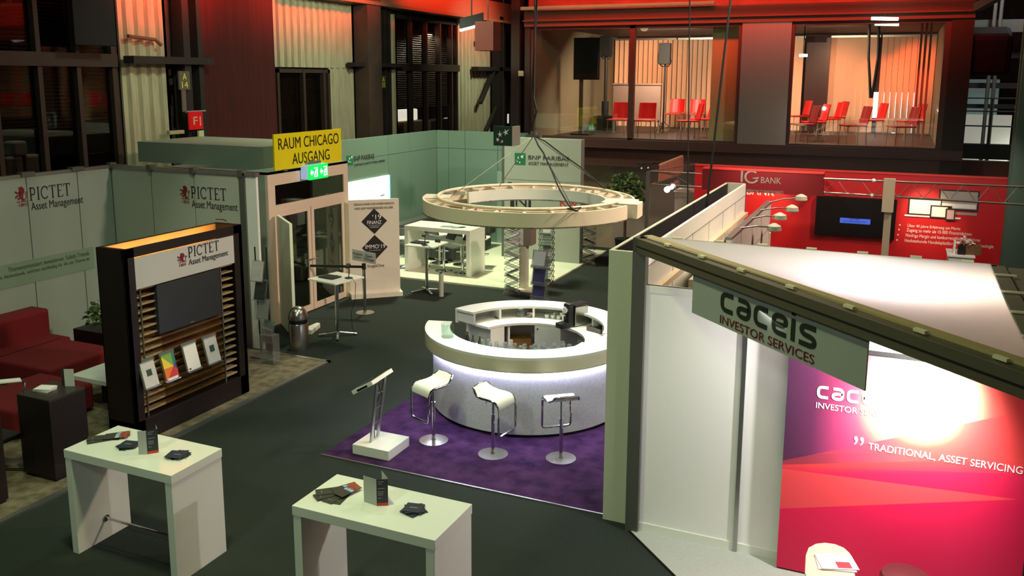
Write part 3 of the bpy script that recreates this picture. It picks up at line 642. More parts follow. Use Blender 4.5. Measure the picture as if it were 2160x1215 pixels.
texts([('1805', (E0.x+.04, LY, E0.z-.075), X_, Z_, .055, (E1.x-E0.x)*.7)], wine, t, 'date_lettering')
a, e = wy(404, 418), wy(477, 404); glyph(pictet_bm(), (a.x, LY, a.z-.0), X_, Z_, e.x-a.x, .21, ink, t, 'lettering')
b2 = wy(501, 430); texts([('Asset Management', (a.x, LY, a.z-.20), X_, Z_, .17, b2.x-a.x)], ink, t)

# slatted display stand with screen and leaflets (front at X = -8.5)
FX, Y0, Y1, HT, BK = -8.5, 7.56, 9.66, 2.52, -8.95
t = thing('display_stand', 'tall dark wood display stand with slats, screen and lit top', 'display stand', (-8.72, 8.6, .02))
fr = MB().box(BK, Y0, .02, FX, Y0+.07, HT).box(BK, Y1-.07, .02, FX, Y1, HT).box(FX-.03, Y0, HT-.12, FX, Y1, HT).box(BK, Y0, .02, BK+.02, Y1, HT).box(BK, Y0, .02, FX-.0, Y1, .30)
fr.box(FX-.02, Y0, .02, FX, Y0+.17, HT).box(FX-.02, Y1-.17, .02, FX, Y1, HT)
obj('frame', fr, wenge, t, bevel=.004)
obj('inner_board', MB().box(BK+.02, Y0+.07, .30, BK+.04, Y1-.07, HT-.01), M('amber_board', (176, 128, 66), .5), t)
slat_mat = M('tan_slats', (164, 142, 108), .5, noise=.12, ns=20)
smoked = glassmat('smoked_glass', (232, 222, 204), .04, .05)
obj('shelf_divider', MB().box(BK+.04, Y0+.07, HT-.34, FX-.04, Y1-.07, HT-.32), M('amber_board', (176, 128, 66), .5), t)
z = .36; k = 0
while z < 1.98:
    obj('slat', MB().box(FX-.16, Y0+.17, z, FX-.05, Y1-.17, z+.018), slat_mat, t); z += .1; k += 1
obj('upright_rod', MB().cyl((FX-.045, Y0+.26, .3), (FX-.045, Y0+.26, 2.0), .012, 8).cyl((FX-.045, Y1-.42, .3), (FX-.045, Y1-.42, 2.0), .012, 8), alu_dark, t)
obj('glass_front', MB().box(FX-.035, Y0+.55, .32, FX-.03, Y1-.44, 1.34), smoked, t)
sg = obj('header_sign', MB().box(FX-.02, Y0+.17, 1.99, FX-.005, Y1-.12, 2.385), M('satin_sign', (205, 206, 204), .35, .2), t)
def fx(px, py): return onX(px, py, FX-.005)
E0, E1 = fx(374, 556), fx(391, 527); glyph(lion_bm(), (FX-.005, E0.y, E0.z), Y_, Z_, .17, E1.z-E0.z-.03, wine, sg)
texts([('1805', (FX-.005, E0.y+.03, E0.z-.05), Y_, Z_, .035, .12)], wine, sg, 'date_lettering')
a, e = fx(397, 544), fx(461, 516); glyph(pictet_bm(), (FX-.005, a.y, a.z), Y_, Z_, e.y-a.y, .145, ink, sg, 'lettering')
b2 = fx(481, 545); texts([('Asset Management', (FX-.005, a.y, a.z-.125), Y_, Z_, .105, b2.y-a.y)], ink, sg)
sc_ = obj('screen', MB().box(FX-.10, 8.06, 1.32, FX-.01, 9.19, 1.97), M('tv_slate', (44, 47, 50), .35), t, bevel=.008)
obj('screen_mark', MB().box(FX-.01, 8.6, 1.34, FX-.008, 8.66, 1.35), grey_ink, sc_)
lamp = obj('top_lamp', MB().box(FX-.10, Y0+.12, HT-.26, FX-.05, Y1-.3, HT-.23), M('warm_lamp', (255, 220, 150), .5, emit=(255, 190, 100), es=3.0), t)
for y in (8.0, 8.6, 9.2): area('display_light', (-8.60, y, HT-.20), (BK+.04, y, HT-.12), .10, 3.2, (1, .62, .26))
obj('cable', MB().tube([onY(455, 463, 9.55), onY(470, 463, 9.6), onY(478, 466, 9.62)], .008).tube([(BK+.2, Y1+.01, HT), (BK+.15, Y1+.10, HT-.2), (BK+.1, Y1+.02, HT-.5), (BK+.05, Y1+.12, HT-1.0)], .007), cable_black, t)
def leaflet(pxs, mt, label, deco):
    tl, tr, br, bl = [onX(p[0], p[1], FX+.035) for p in pxs]
    t = thing('leaflet_holder', label, 'leaflet holder', (FX+.03, (bl.y+br.y)/2, bl.z), 'leaflet holders on the slatted display')
    y0, y1, z0, z1 = (tl.y+bl.y)/2, (tr.y+br.y)/2, (bl.z+br.z)/2, (tl.z+tr.z)/2
    def P(u, v, o=0.0): return (FX-.02+.09*(1-v)+o, y0+(y1-y0)*u, z0+(z1-z0)*v)
    obj('holder', MB().slab([P(-.06, 0), P(1.06, 0), P(1.06, 1.04), P(-.06, 1.04)], (-.008, 0, 0)).slab([P(-.06, -.02), P(1.06, -.02), P(1.06, .02), P(-.06, .02)], (.03, 0, -.004)).slab([P(-.08, .92), P(1.08, .92), P(1.08, 1.05), P(-.08, 1.05)], (.018, 0, 0)), acrylic, t)
    lf = obj('leaflet', MB().slab([P(0, .02, .004), P(1, .02, .004), P(1, .95, .004), P(0, .95, .004)], (.012, 0, 0)), mt, t)
    for name, u0, v0, u1, v1, m_ in deco: obj(name, MB().slab([P(u0, v0, .017), P(u1, v0, .017), P(u1, v1, .017), P(u0, v1, .017)], (.001, 0, 0)), m_, lf)
teal = M('dark_teal_print', (44, 72, 66), .6); pale = M('mottled_paper', (206, 202, 202), .6, noise=.06, ns=12)
leaflet([(293, 766), (322, 760), (336, 808), (308, 817)], pale, 'leftmost leaflet holder on the slats, grey leaflet with teal square', [('print', .3, .42, .68, .66, teal)])
def rainbow():
    if 'rainbow_print' in MATS: return MATS['rainbow_print']
    mt = M('rainbow_print', (255, 255, 255), .5); nt = mt.node_tree; tc = nt.nodes.new('ShaderNodeTexCoord'); gr = nt.nodes.new('ShaderNodeTexGradient'); gr.gradient_type = 'RADIAL'
    mp = nt.nodes.new('ShaderNodeMapping'); mp.inputs['Rotation'].default_value = (0, R(90), 0); mp.inputs['Location'].default_value = (-.17, -.01, 0); cr = nt.nodes.new('ShaderNodeValToRGB'); cr.color_ramp.interpolation = 'CONSTANT'
    cols = [(206, 40, 40), (232, 120, 40), (240, 206, 60), (120, 170, 70), (50, 120, 110), (50, 70, 140), (90, 60, 120), (200, 60, 70)]
    el = cr.color_ramp.elements; el[0].color = lin(cols[0]); el[1].position = 1/8; el[1].color = lin(cols[1])
    for i in range(2, 8): n_ = el.new(i/8); n_.color = lin(cols[i])
    nt.links.new(tc.outputs['Object'], mp.inputs[0]); nt.links.new(mp.outputs[0], gr.inputs[0]); nt.links.new(gr.outputs['Fac'], cr.inputs[0]); nt.links.new(cr.outputs[0], nt.nodes['Principled BSDF'].inputs['Base Color']); return mt
leaflet([(336, 750), (365, 742), (377, 791), (354, 803)], rainbow(), 'second leaflet holder from the left, rainbow coloured leaflet', [('print', .1, 0.02, .9, .10, paper)])
leaflet([(382, 731), (409, 723), (425, 769), (400, 783)], paper, 'third leaflet holder from the left, plain cream leaflets', [('print', .08, .06, .22, .12, ink)])
leaflet([(427, 715), (454, 708), (465, 757), (442, 766)], pale, 'rightmost leaflet holder on the slats, grey leaflet with teal square', [('print', .3, .42, .68, .66, teal)])

# sofa, ottoman, low table, planter
t = thing('sofa', 'dark red bench sofa with backrest along the left booth wall', 'sofa', (-12.0, 8.0, .02))
obj('backrest', MB().box(-12.9, 5.2, .3, -12.5, 9.58, .86), red_fabric, t, bevel=.05); obj('seat', MB().box(-12.9, 5.2, .10, -12.1, 9.62, .42).box(-12.2, 8.3, .10, -10.95, 9.5, .42), red_fabric, t, bevel=.04)
obj('base', MB().box(-12.8, 5.3, .02, -12.2, 9.5, .1).box(-12.2, 8.4, .02, -11.1, 9.4, .1), black_matt, t)
t = thing('ottoman', 'dark red low ottoman block beside the pedestal with a leaflet', 'ottoman', (-10.3, 7.6, .02)); obj('cushion', MB().box(-11.0, 7.0, .06, -9.95, 8.2, .42), red_fabric, t, bevel=.04); obj('base', MB().box(-10.9, 7.1, .02, -10.05, 8.1, .06), black_matt, t)
t = thing('coffee_table', 'low white square table behind the slatted display', 'table', (-9.95, 8.6, .02))
obj('top', MB().box(-10.45, 8.24, .38, -9.2, 9.1, .44), white_lacquer, t); obj('base', MB().box(-10.1, 8.45, .02, -9.4, 8.9, .38), black, t)
def leafcluster(c, rad, n, mt, seed, size=.09, flat=.8):
    rnd = random.Random(seed); b = MB()
    for i in range(n):
        th, ph = rnd.uniform(0, 2*pi), math.acos(rnd.uniform(-1, 1)); r_ = rad*rnd.uniform(.35, 1)
        p = Vector(c)+Vector((r_*sin(ph)*cos(th), r_*sin(ph)*sin(th), r_*cos(ph)*flat)); d = Vector((rnd.uniform(-1, 1), rnd.uniform(-1, 1), rnd.uniform(-.3, .7))).normalized(); sd = d.cross(Vector((rnd.uniform(-1, 1), rnd.uniform(-1, 1), 1))).normalized(); n_ = d.cross(sd)
        s_ = size*rnd.uniform(.7, 1.3)
        b.bm.faces.new([b.bm.verts.new(q) for q in (p, p+d*s_*.5+sd*s_*.33, p+d*s_+n_*s_*.12, p+d*s_*.5-sd*s_*.33)])
    return b
leaf_g = M('green_leaves', (70, 92, 44), .45, noise=.3, ns=4)
t = thing('planter', 'small leafy plant in a dark box beyond the sofa', 'plant', (-11.9, 9.95, .02))
obj('box', MB().box(-12.2, 9.75, .02, -11.3, 10.2, .50), wenge, t); obj('foliage', leafcluster((-11.75, 9.95, .72), .28, 110, leaf_g, 3, .12), leaf_g, t, recalc=False)
t = thing('red_bench', 'red bench with white top peeking out right of the slatted display', 'bench', (-9.7, 10.6, .02))
obj('body', MB().box(-10.2, 10.05, .02, -9.44, 10.6, .62), red_fabric, t, bevel=.02); obj('top', MB().box(-10.2, 10.05, .62, -9.44, 10.6, .65), white_panel, t)
# dark pedestals at the left edge
for (x0, x1, y0, y1, lab) in ((-9.05, -8.52, 6.42, 6.9, 'dark wood pedestal with white booklets behind the left white table'), (-9.2, -8.6, 5.3, 5.9, 'dark wood pedestal cut by the left edge of the picture')):
    t = thing('pedestal', lab, 'pedestal', ((x0+x1)/2, (y0+y1)/2, .02)); obj('body', MB().box(x0, y0, .05, x1, y1, .98), wenge, t, bevel=.005); obj('top', MB().box(x0, y0, .98, x1, y1, 1.0), M('pedestal_top', (50, 44, 42), .35), t, bevel=.003); obj('plinth', MB().box(x0+.02, y0+.02, .02, x1-.02, y1-.02, .05), black, t)
for i in range(3): one('booklet', MB().obox((-8.86+.006*i, 6.64, 1.006+.013*i), (.20, .15, .012), rz=R(8+5*i)), paper, ('bottom', 'middle', 'top')[i]+' white booklet of the stack on the dark pedestal', 'booklet', 'booklets on the dark pedestal')
p = Vector((-8.76, 6.83, 1.0)); t = thing('folded_leaflet', 'grey and white leaflet standing open on the dark pedestal', 'leaflet', p)
obj('front_leaf', MB().slab([p, p+Vector((.10, .05, 0)), p+Vector((.10, .05, .21)), p+Vector((0, 0, .21))], (.002, -.003, 0)), M('leaflet_pale', (206, 208, 204), .6), t); obj('side_leaf', MB().slab([p, p+Vector((-.1, .04, 0)), p+Vector((-.1, .04, .21)), p+Vector((0, 0, .21))], (0, -.003, 0)), M('leaflet_dark', (58, 60, 60), .6), t)
t = thing('armchair', 'chair with pale arm pad and chrome loop at the left edge', 'chair', (-9.9, 6.3, .02))
q0, q1 = onY(0, 813, 6.2), onY(44, 801, 6.5)
obj('arm_pad', MB().bar(q0+Vector((-.3, -.1, 0)), q1, .09, .03), white_lacquer, t, bevel=.008); obj('loop', MB().tube([q1, q1+Vector((.05, 0, -.03)), q1+Vector((.02, 0, -.3)), Vector((q1.x-.02, q1.y, .04)), Vector((q1.x-.5, q1.y-.2, .04))], .014), chrome, t); obj('seat', MB().box(q0.x-.75, q0.y-.2, .4, q0.x-.2, q0.y+.35, .46), black, t, bevel=.02)

# ================================================================== WHITE HIGH TABLES IN FRONT
def high_table(x0, y0, label):
    t = thing('high_table', label, 'table', (x0+.68, y0+.32, 0), 'white high tables in front')
    obj('tabletop', MB().box(x0, y0, .985, x0+1.36, y0+.645, 1.07), white_lacquer, t, bevel=.003)
    for xa in (x0+.006, x0+1.36-.086): obj('side_panel', MB().box(xa, y0+.004, .0, xa+.08, y0+.641, .983), white_lacquer, t, bevel=.003)
    obj('foot_bar', MB().cyl((x0+.08, y0+.34, .22), (x0+1.28, y0+.34, .22), .014, 12), chrome, t)
    for xa, dx in ((x0+.087, .012), (x0+1.273, -.012)): obj('bar_flange', MB().cyl((xa, y0+.34, .22), (xa+dx, y0+.34, .22), .034, 16), brushed, t)
    return t
high_table(-7.11, 5.465, 'white high table at lower left with two card fans')
high_table(-4.42, 5.465, 'white high table at bottom centre with a bright reflection')
TZ = 1.071
photo_red = M('rust_photo', (150, 74, 56), .5, noise=.5, ns=30); photo_blue = M('pale_blue_photo', (150, 180, 210), .5, noise=.3, ns=40)
def flat(name, c, wdt, lng, rz, z, mt, label, cat, group, deco=None):
    t = thing(name, label, cat, (c[0], c[1], z), group); Mx = Matrix.Rotation(rz, 3, 'Z'); zc = z+.0022
    obj('cover', MB().obox((c[0], c[1], zc), (wdt, lng, .0036), rz=rz), mt, t)
    for nm, u, v, du, dv, m_ in deco or ():
        p = Mx @ Vector((u*wdt, v*lng, 0)); obj(nm, MB().obox((c[0]+p.x, c[1]+p.y, zc+.0022), (du*wdt, dv*lng, .0008), rz=rz), m_, t)
    return t
def brochure_fan(cx, cy, which, specs):
    n = len(specs)
    for i, (dx, dy, rz, top) in enumerate(specs):
        pos = ('lowest', 'second', 'third', 'fourth', 'fifth', 'uppermost')[i] if i < n-1 else 'uppermost'
        dec = [('photo', 0, .32, .98, .34, photo_red), ('inset', -.28, .06, .26, .16, photo_blue), ('inset', .02, .06, .26, .16, photo_blue), ('inset', .32, .06, .26, .16, photo_blue)] if top else [('title', 0, -.28, .5, .02, grey_ink)]
        flat('brochure', (cx+dx, cy+dy), .115, .225, R(rz), TZ+.0046*i, brochure_dark, '%s brochure of the fan on the %s' % (pos, which), 'brochure', 'brochures fanned on the '+which, dec)
brochure_fan(-6.95, 5.81, 'left white table', ((.02, .03, -62, False), (-.02, -.05, -38, False), (-.05, -.02, -52, False), (.06, .10, -44, True), (.08, .06, -52, True)))
brochure_fan(-4.19, 5.80, 'centre white table', ((.06, -.06, 8, False), (.02, -.07, -6, False), (-.06, -.07, -34, False), (-.08, -.02, -48, False), (.02, .08, -30, True), (.07, .04, -14, True)))
def card_fan(c, which, seed):
    rnd = random.Random(seed); pos = ('lowest', 'second lowest', 'third lowest', 'fourth lowest', 'second uppermost', 'uppermost')
    for i in range(6): flat('flyer_card', (c[0]+rnd.uniform(-.022, .022), c[1]+rnd.uniform(-.022, .022)), .15, .15, R(-34+17*i if i < 5 else 12), TZ+.0046*i, card_navy, '%s navy card of the fan %s' % (pos[i], which), 'card', 'navy cards fanned '+which, [('print', .0, 0, .45, .05, M('card_print', (150, 156, 168), .5))] if i == 5 else None)
a = G(272, 940, 1.075); card_fan((a.x, a.y), 'between brochures and standing leaflet, left white table', 4)
a = G(374, 961, 1.075); card_fan((a.x, a.y), 'near the right end of the left white table', 5)
a = G(873, 1078, 1.075); card_fan((a.x, a.y), 'on the centre white table', 6)
leaf_grey = M('leaflet_grey', (176, 178, 176), .55); leaf_navy = M('leaflet_navy', (40, 40, 52), .5); leaf_red = M('leaflet_red', (196, 62, 54), .5)
def stand_leaflet(pl, pm, pr_, ht, label):
    a, b_, c_ = G(*pl, TZ), G(*pm, TZ), G(*pr_, TZ); t = thing('folded_leaflet', label, 'leaflet', b_); up = Z_*ht
    def leaf(p, q, mt, nm, lo=0.0, hi=1.0, off=0.0, par=t):
        n = (q-p).cross(Z_).normalized(); return obj(nm, MB().slab([p+n*off+up*lo, q+n*off+up*lo, q+n*off+up*hi, p+n*off+up*hi], n*.0015), mt, par)
    leaf(a, b_, leaf_grey, 'plain_leaf'); fr_ = leaf(b_, c_, leaf_navy, 'printed_leaf'); leaf(b_, c_, leaf_red, 'red_band', 0, .11, .0018, fr_)
    d = (c_-b_)
    for v, w_ in ((.90, .55), (.82, .4), (.64, .6), (.52, .5), (.46, .5), (.40, .45), (.28, .3)): leaf(b_+d*.12, b_+d*(.12+w_), M('leaflet_line', (128, 128, 136), .5), 'print_line', v, v+.025, .0018, fr_)
    back = (b_-a).normalized(); e = a+(c_-a)*.55+Vector((-.02, .11, 0)); leaf(e, c_, leaf_grey, 'back_leaf', 0, 1.03)
stand_leaflet((293, 959), (311, 958), (335, 954), .235, 'standing tri-fold leaflet with red foot on the left white table')
stand_leaflet((768, 1058), (795, 1067), (819, 1066), .235, 'standing tri-fold leaflet with red foot on the centre white table')

# ================================================================== ROOM ENTRANCE WITH YELLOW SIGN
DX = -10.45
b = MB().box(-13.0, 12.62, 0, DX-.06, 12.7, 2.87).box(-13.0, 12.62, 2.83, DX, 15.15, 2.87)
struct('wall_vestibule', b, vestibule_paint)
struct('trim_22', MB().box(-14.2, 13.2, 2.87, -11.0, 15.0, 3.28), vestibule_paint)
frame_mat = M('cream_door_frame', (226, 206, 186), .5)
fm = MB().box(DX-.06, 12.62, 0, DX, 12.82, 2.87).box(DX-.06, 15.0, 0, DX, 15.15, 2.87).box(DX-.06, 12.82, 2.62, DX, 15.0, 2.87).box(DX-.06, 12.82, 2.10, DX, 15.0, 2.25)
door = struct('door_2', fm, frame_mat)
obj('transom_glass', MB().box(DX-.04, 12.82, 2.25, DX-.03, 15.0, 2.62), dark_glass, door)
for y0, y1 in ((12.82, 13.86), (13.88, 15.0)):
    lf = obj('door_leaf', MB().box(DX-.05, y0, .02, DX-.005, y0+.09, 2.10).box(DX-.05, y1-.09, .02, DX-.005, y1, 2.10).box(DX-.05, y0+.09, .02, DX-.005, y1-.09, .14).box(DX-.05, y0+.09, 2.02, DX-.005, y1-.09, 2.10), frame_mat, door)
    obj('pane', MB().box(DX-.035, y0+.09, .14, DX-.028, y1-.09, 2.02), dark_glass, lf)
    yh = y1-.05 if y0 < 13 else y0+.05
    obj('handle', MB().cyl((DX, yh, 1.06), (DX+.06, yh, 1.06), .012).tube([(DX+.06, yh, 1.06), (DX+.06, yh+(-.12 if y0 < 13 else .12), 1.06)], .011), chrome, lf)
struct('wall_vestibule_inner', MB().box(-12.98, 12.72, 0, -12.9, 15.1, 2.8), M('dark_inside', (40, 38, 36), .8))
a, e = onX(577, 284, DX+.06), onX(719, 271, DX+.06); zb, zt = 2.90, 3.56
t = thing('room_sign', 'yellow sign on top of the glass door entrance', 'sign', (DX+.05, (a.y+e.y)/2, zb))
obj('board', MB().box(DX+.03, a.y, zb, DX+.06, e.y, zt), M('yellow_board', (240, 228, 6), .5), t); W = e.y-a.y
texts([('RAUM CHICAGO', (DX+.06, a.y+W*.055, zb+.37), Y_, Z_, .21, W*.90), ('AUSGANG', (DX+.06, a.y+W*.24, zb+.07), Y_, Z_, .21, W*.56)], black, t)
obj('bracket', MB().box(DX-.02, a.y+.3, 2.86, DX+.03, a.y+.4, 3.0).box(DX-.02, e.y-.5, 2.86, DX+.03, e.y-.4, 3.0), alu, t)
c = onX(672, 362, -10.22); t = thing('exit_sign', 'glowing green emergency exit sign under the yellow sign', 'exit sign', c)
eg = M('exit_green', (20, 200, 90), .4, emit=(10, 190, 80), es=1.3); ew = M('exit_white', (255, 255, 255), .4, emit=(240, 255, 245), es=1.6)
p0, p1 = onX(653, 362, -10.22), onX(692, 362, -10.22)
obj('green_face', MB().box(-10.26, p0.y, c.z-.14, -10.22, p1.y, c.z+.14), eg, t); obj('side_face', MB().box(-10.42, p0.y-.004, c.z-.13, -10.26, p1.y, c.z+.14), M('exit_side', (220, 235, 255), .4, emit=(150, 190, 255), es=.35), t); obj('hanger', MB().box(-10.36, c.y-.2, c.z+.14, -10.3, c.y+.2, c.z+.2), alu, t)
w_ = p1.y-p0.y; bm_ = bmesh.new()
for o in (.05, .54):
    poly2(bm_, [(o+.12, .46), (o+.02, .62), (o+.02, .54), (o-.03, .54), (o-.03, .38), (o+.02, .38), (o+.02, .30)]) if False else poly2(bm_, [(o, .5), (o+.07, .30), (o+.07, .43), (o+.15, .43), (o+.15, .57), (o+.07, .57), (o+.07, .70)])
    rect2(bm_, o+.18, .2, o+.36, .26); rect2(bm_, o+.18, .74, o+.36, .8); rect2(bm_, o+.32, .26, o+.36, .74); ribbon(bm_, [(o+.19, .3), (o+.24, .42), (o+.26, .58), (o+.30, .66)], .05)
glyph(bm_, (-10.22, p0.y+w_*.04, c.z-.09), Y_, Z_, w_*.9, .18, ew, t, 'symbol')
one('door_board', MB().bar(G(585.5, 452, 2.1)*1.0+Z_*(-1.04), G(613, 471, 2.1)+Z_*(-1.04), .05, 2.06), frame_mat if False else M('pale_green_leaf', (226, 232, 208), .5), 'tall pale board standing off the left jamb of the glass door', 'board')
q = G(648, 705); one('door_wedge', MB().prism([(q.x-.12, q.y+.45), (q.x-.04, q.y+.45), (q.x+.10, q.y), (q.x-.10, q.y)], .0, .09), white_panel, 'white floor wedge lying right of the dome bin', 'wedge', bevel=.01)
# dome bin
c = G(619, 742); t = thing('dome_bin', 'brushed steel bin with domed lid at the corner of the beige carpet', 'bin', (c.x, c.y+.1, 0)); cx, cy = c.x, c.y+.16; 
obj('body', MB().lathe((cx, cy, 0), [(.165, 0), (.165, .46), (.16, .47)], 36), brushed, t, smooth=True); obj('opening_band', MB().lathe((cx, cy, .47), [(.155, 0), (.155, .07)], 36), black, t, smooth=True)
obj('dome_lid', MB().lathe((cx, cy, .54), [(.165, -.0), (.165, .03), (.158, .08), (.13, .15), (.085, .195), (.03, .215), (.005, .218)], 36), brushed, t, smooth=True)
# tall brochure holder in front of the wall end
t = thing('brochure_stand', 'slim stepped brochure stand at the end of the lion wall', 'brochure stand', (-9.35, 11.0, .02)); bx, by = -9.38, 11.0
obj('spine', MB().tube([(bx-.15, by+.12, 1.85), (bx-.12, by+.1, 1.0), (bx-.1, by+.1, .03)], .012).tube([(bx+.05, by+.16, 1.85), (bx+.07, by+.14, .03)], .012), black, t)
obj('base', MB().box(bx-.16, by-.1, .02, bx+.16, by+.2, .04), alu_dark, t)
for i, (px, py, mt) in enumerate(((542, 572, pale), (548, 612, M('dark_brochure_photo', (60, 62, 62), .5, noise=.5, ns=60)), (554, 652, M('grey_brochure', (150, 152, 150), .6)), (563, 700, acrylic))):
    q = onY(px, py, by-.02-.05*i); tr = obj('tray', MB().bar(q+Vector((0, -.02, -.16)), q+Vector((0, .06, .17)), .24, .012, (0, -1, 0)).box(q.x-.12, q.y-.06, q.z-.17, q.x+.12, q.y+.0, q.z-.16), acrylic, t)
    obj('brochure', MB().bar(q+Vector((0, -.03, -.155)), q+Vector((0, .045, .15)), .21, .008, (0, -1, 0)), mt, tr)
q = onY(566, 735, by-.2); obj('foot_bin', MB().box(q.x-.13, q.y-.05, .02, q.x+.13, q.y+.12, .5), acrylic, t)

# banner stand, belt post, standing tables
a, e = G(742, 632), G(850, 624); t = thing('banner_stand', 'cream banner on a low plinth with two black diamonds', 'banner', ((a.x+e.x)/2, (a.y+e.y)/2, 0)); d = (e-a).normalized(); L = (e-a).length; n = d.cross(Z_)
obj('plinth', MB().slab([a, e, e-n*.3, a-n*.3], Z_*.09), M('cream_banner', (232, 222, 206), .6), t)
p = a-n*.12+d*.0; q = e-n*.12-d*.03; obj('sheet', MB().slab([p+Z_*.09, q+Z_*.09, q+Z_*2.08, p+Z_*2.08], -n*.03), MATS['cream_banner'], t)
f0 = p; Wd = (q-p).length; di = M('black_diamond', (34, 30, 28), .6)
for zc in (1.62, 1.06):
    cpt = f0+d*Wd*.5+Z_*zc+n*.002; hs = .27
    dm = obj('diamond', MB().slab([cpt-d*hs, cpt-Z_*hs, cpt+d*hs, cpt+Z_*hs], n*.004), di, t)
    base = f0+n*.006
    if zc > 1.3: texts([('‘19', base+d*(Wd*.5-.04)+Z_*(zc+.04), d, Z_, .10, .19), ('FINANZ', base+d*(Wd*.5-.15)+Z_*(zc-.06), d, Z_, .075, .30), ('22.–23. JANUAR 2019', base+d*(Wd*.5-.12)+Z_*(zc-.10), d, Z_, .02, .24), ('KONGRESSHAUS', base+d*(Wd*.5-.09)+Z_*(zc-.135), d, Z_, .02, .18)], white_ink, dm)
    else: texts([('IMMO‘19', base+d*(Wd*.5-.20)+Z_*(zc-.02), d, Z_, .085, .42), ('22.–23. JANUAR 2019', base+d*(Wd*.5-.12)+Z_*(zc-.07), d, Z_, .02, .24)], white_ink, dm)
base = f0+n*.002
texts([('VIELEN DANK FÜR IHREN BESUCH', base+d*Wd*.10+Z_*1.965, d, Z_, .055, Wd*.80), ('UND AUF WIEDERSEHEN AN DER', base+d*Wd*.12+Z_*1.875, d, Z_, .05, Wd*.76), ('StageOne', base+d*Wd*.34+Z_*.62, d, Z_, .085, Wd*.34)], M('banner_ink', (110, 96, 84), .6), t)
c = G(770, 660); t = thing('barrier_post', 'chrome belt barrier post in front of the banner', 'barrier post', c)
obj('post', MB().cyl(c, c+Z_*.98, .032, 20), chrome, t, smooth=True); obj('base', MB().lathe((c.x, c.y, 0), [(.18, 0), (.18, .012), (.05, .03)], 32), brushed, t, smooth=True); obj('cassette', MB().cyl(c+Z_*.88, c+Z_*1.0, .04, 20), black, t)
q = Vector((DX+.02, 13.75, .93)); obj('belt', MB().bar(q, c+Z_*.93, .004, .05), black, t)
sp = Vector((c.x-.02, c.y+.02, 1.02)); d2 = Vector((.94, .15, -.12)).normalized(); u2 = Vector((0, 0, 1)); 
sgn = obj('sign', MB().slab([sp+d2*-.24, sp+d2*.26, sp+d2*.26+Z_*.22, sp+d2*-.24+Z_*.22], Vector((.0, .008, 0))), M('grey_sign_card', (176, 178, 172), .5), t)
texts([('Ausgang', sp+d2*-.22+Z_*.12+Vector((0, -.006, 0)), d2, Z_, .055, .20), ('________', sp+d2*-.2+Z_*.075+Vector((0, -.006, 0)), d2, Z_, .008, .16), ('Raum', sp+d2*.06+Z_*.125+Vector((0, -.006, 0)), d2, Z_, .05, .14), ('Chicago', sp+d2*.02+Z_*.045+Vector((0, -.006, 0)), d2, Z_, .06, .22)], ink, sgn)
def scan_table(c, rz, label, foot):
    t = thing('standing_table', label, 'table', (c.x, c.y, 0)); Mx = Matrix.Rotation(rz, 3, 'Z')
    obj('tabletop', MB().obox((c.x, c.y, 1.06), (.70, .70, .03), rz=rz), white_lacquer, t, bevel=.004); obj('column', MB().cyl((c.x, c.y, .05), (c.x, c.y, 1.045), .035, 18), chrome, t, smooth=True)
    for k in range(4):
        a_ = rz+pi/4+k*pi/2; obj('foot', MB().bar((c.x, c.y, .07), (c.x+.34*cos(a_), c.y+.34*sin(a_), .025), .055, .03), chrome, t, bevel=.008)
    return Mx
def laptop(c, rz, z, label):
    t = thing('laptop', label, 'laptop', (c.x, c.y, z)); obj('body', MB().obox((c.x, c.y, z+.010), (.34, .24, .016), rz=rz), black, t, bevel=.004); obj('lid', MB().obox((c.x, c.y, z+.0225), (.34, .24, .007), rz=rz), M('laptop_lid', (30, 30, 32), .4), t, bevel=.003)
def scanner(c, z, label):
    t = thing('barcode_scanner', label, 'scanner', (c.x, c.y, z)); obj('base', MB().lathe((c.x, c.y, z), [(.07, 0), (.07, .012), (.02, .02)], 20), black, t); obj('gooseneck', MB().tube([(c.x, c.y, z+.01), (c.x+.01, c.y, z+.12), (c.x+.01, c.y, z+.2)], .009), black, t); obj('head', MB().obox((c.x, c.y-.02, z+.225), (.07, .11, .05), Matrix.Rotation(R(25), 3, 'X')), black, t, bevel=.015)
    obj('cable', MB().tube([(c.x+.05, c.y, z+.015), (c.x+.16, c.y-.1, z+.012), (c.x+.28, c.y-.2, z-.02), (c.x+.26, c.y-.2, z-.3), (c.x+.1, c.y-.1, z-.6), (c.x+.05, c.y, z-.9), (c.x+.1, c.y, .01)], .005, 6), cable_black, t)
c = Vector((-9.0, 12.6, 0)); scan_table(c, R(-12), 'white standing table with laptop between dome bin and belt post', 0)
laptop(Vector((-9.1, 12.55, 0)), R(-8), 1.075, 'closed black laptop on the standing table near the glass door'); q = G(743, 587, 1.075); scanner(Vector((q.x-.06, q.y-.02, 0)), 1.075, 'black handheld scanner on its stand, table near the glass door')
q = G(712, 584, 1.075); one('mouse', MB().ball((q.x-.02, q.y, 1.09), .04, 1, .7, .4), black, 'black mouse beside the laptop near the glass door', 'mouse')
c = Vector((-9.15, 16.12, 0)); scan_table(c, R(2), 'white standing table with laptop right of the banner', 0)
laptop(Vector((-9.3, 16.1, 0)), R(-4), 1.075, 'closed black laptop on the standing table right of the banner'); scanner(Vector((-9.08, 15.92, 0)), 1.075, 'black handheld scanner on its stand, table right of the banner')
for i, (dx, dy) in enumerate(((.12, .22), (.2, .2))): one('charging_cup', MB().lathe((-9.15+dx, 16.12+dy, 1.075), [(.03, 0), (.035, .05), (.028, .06)], 16), black, ('left', 'right')[i]+' small black puck on the standing table right of the banner', 'puck')
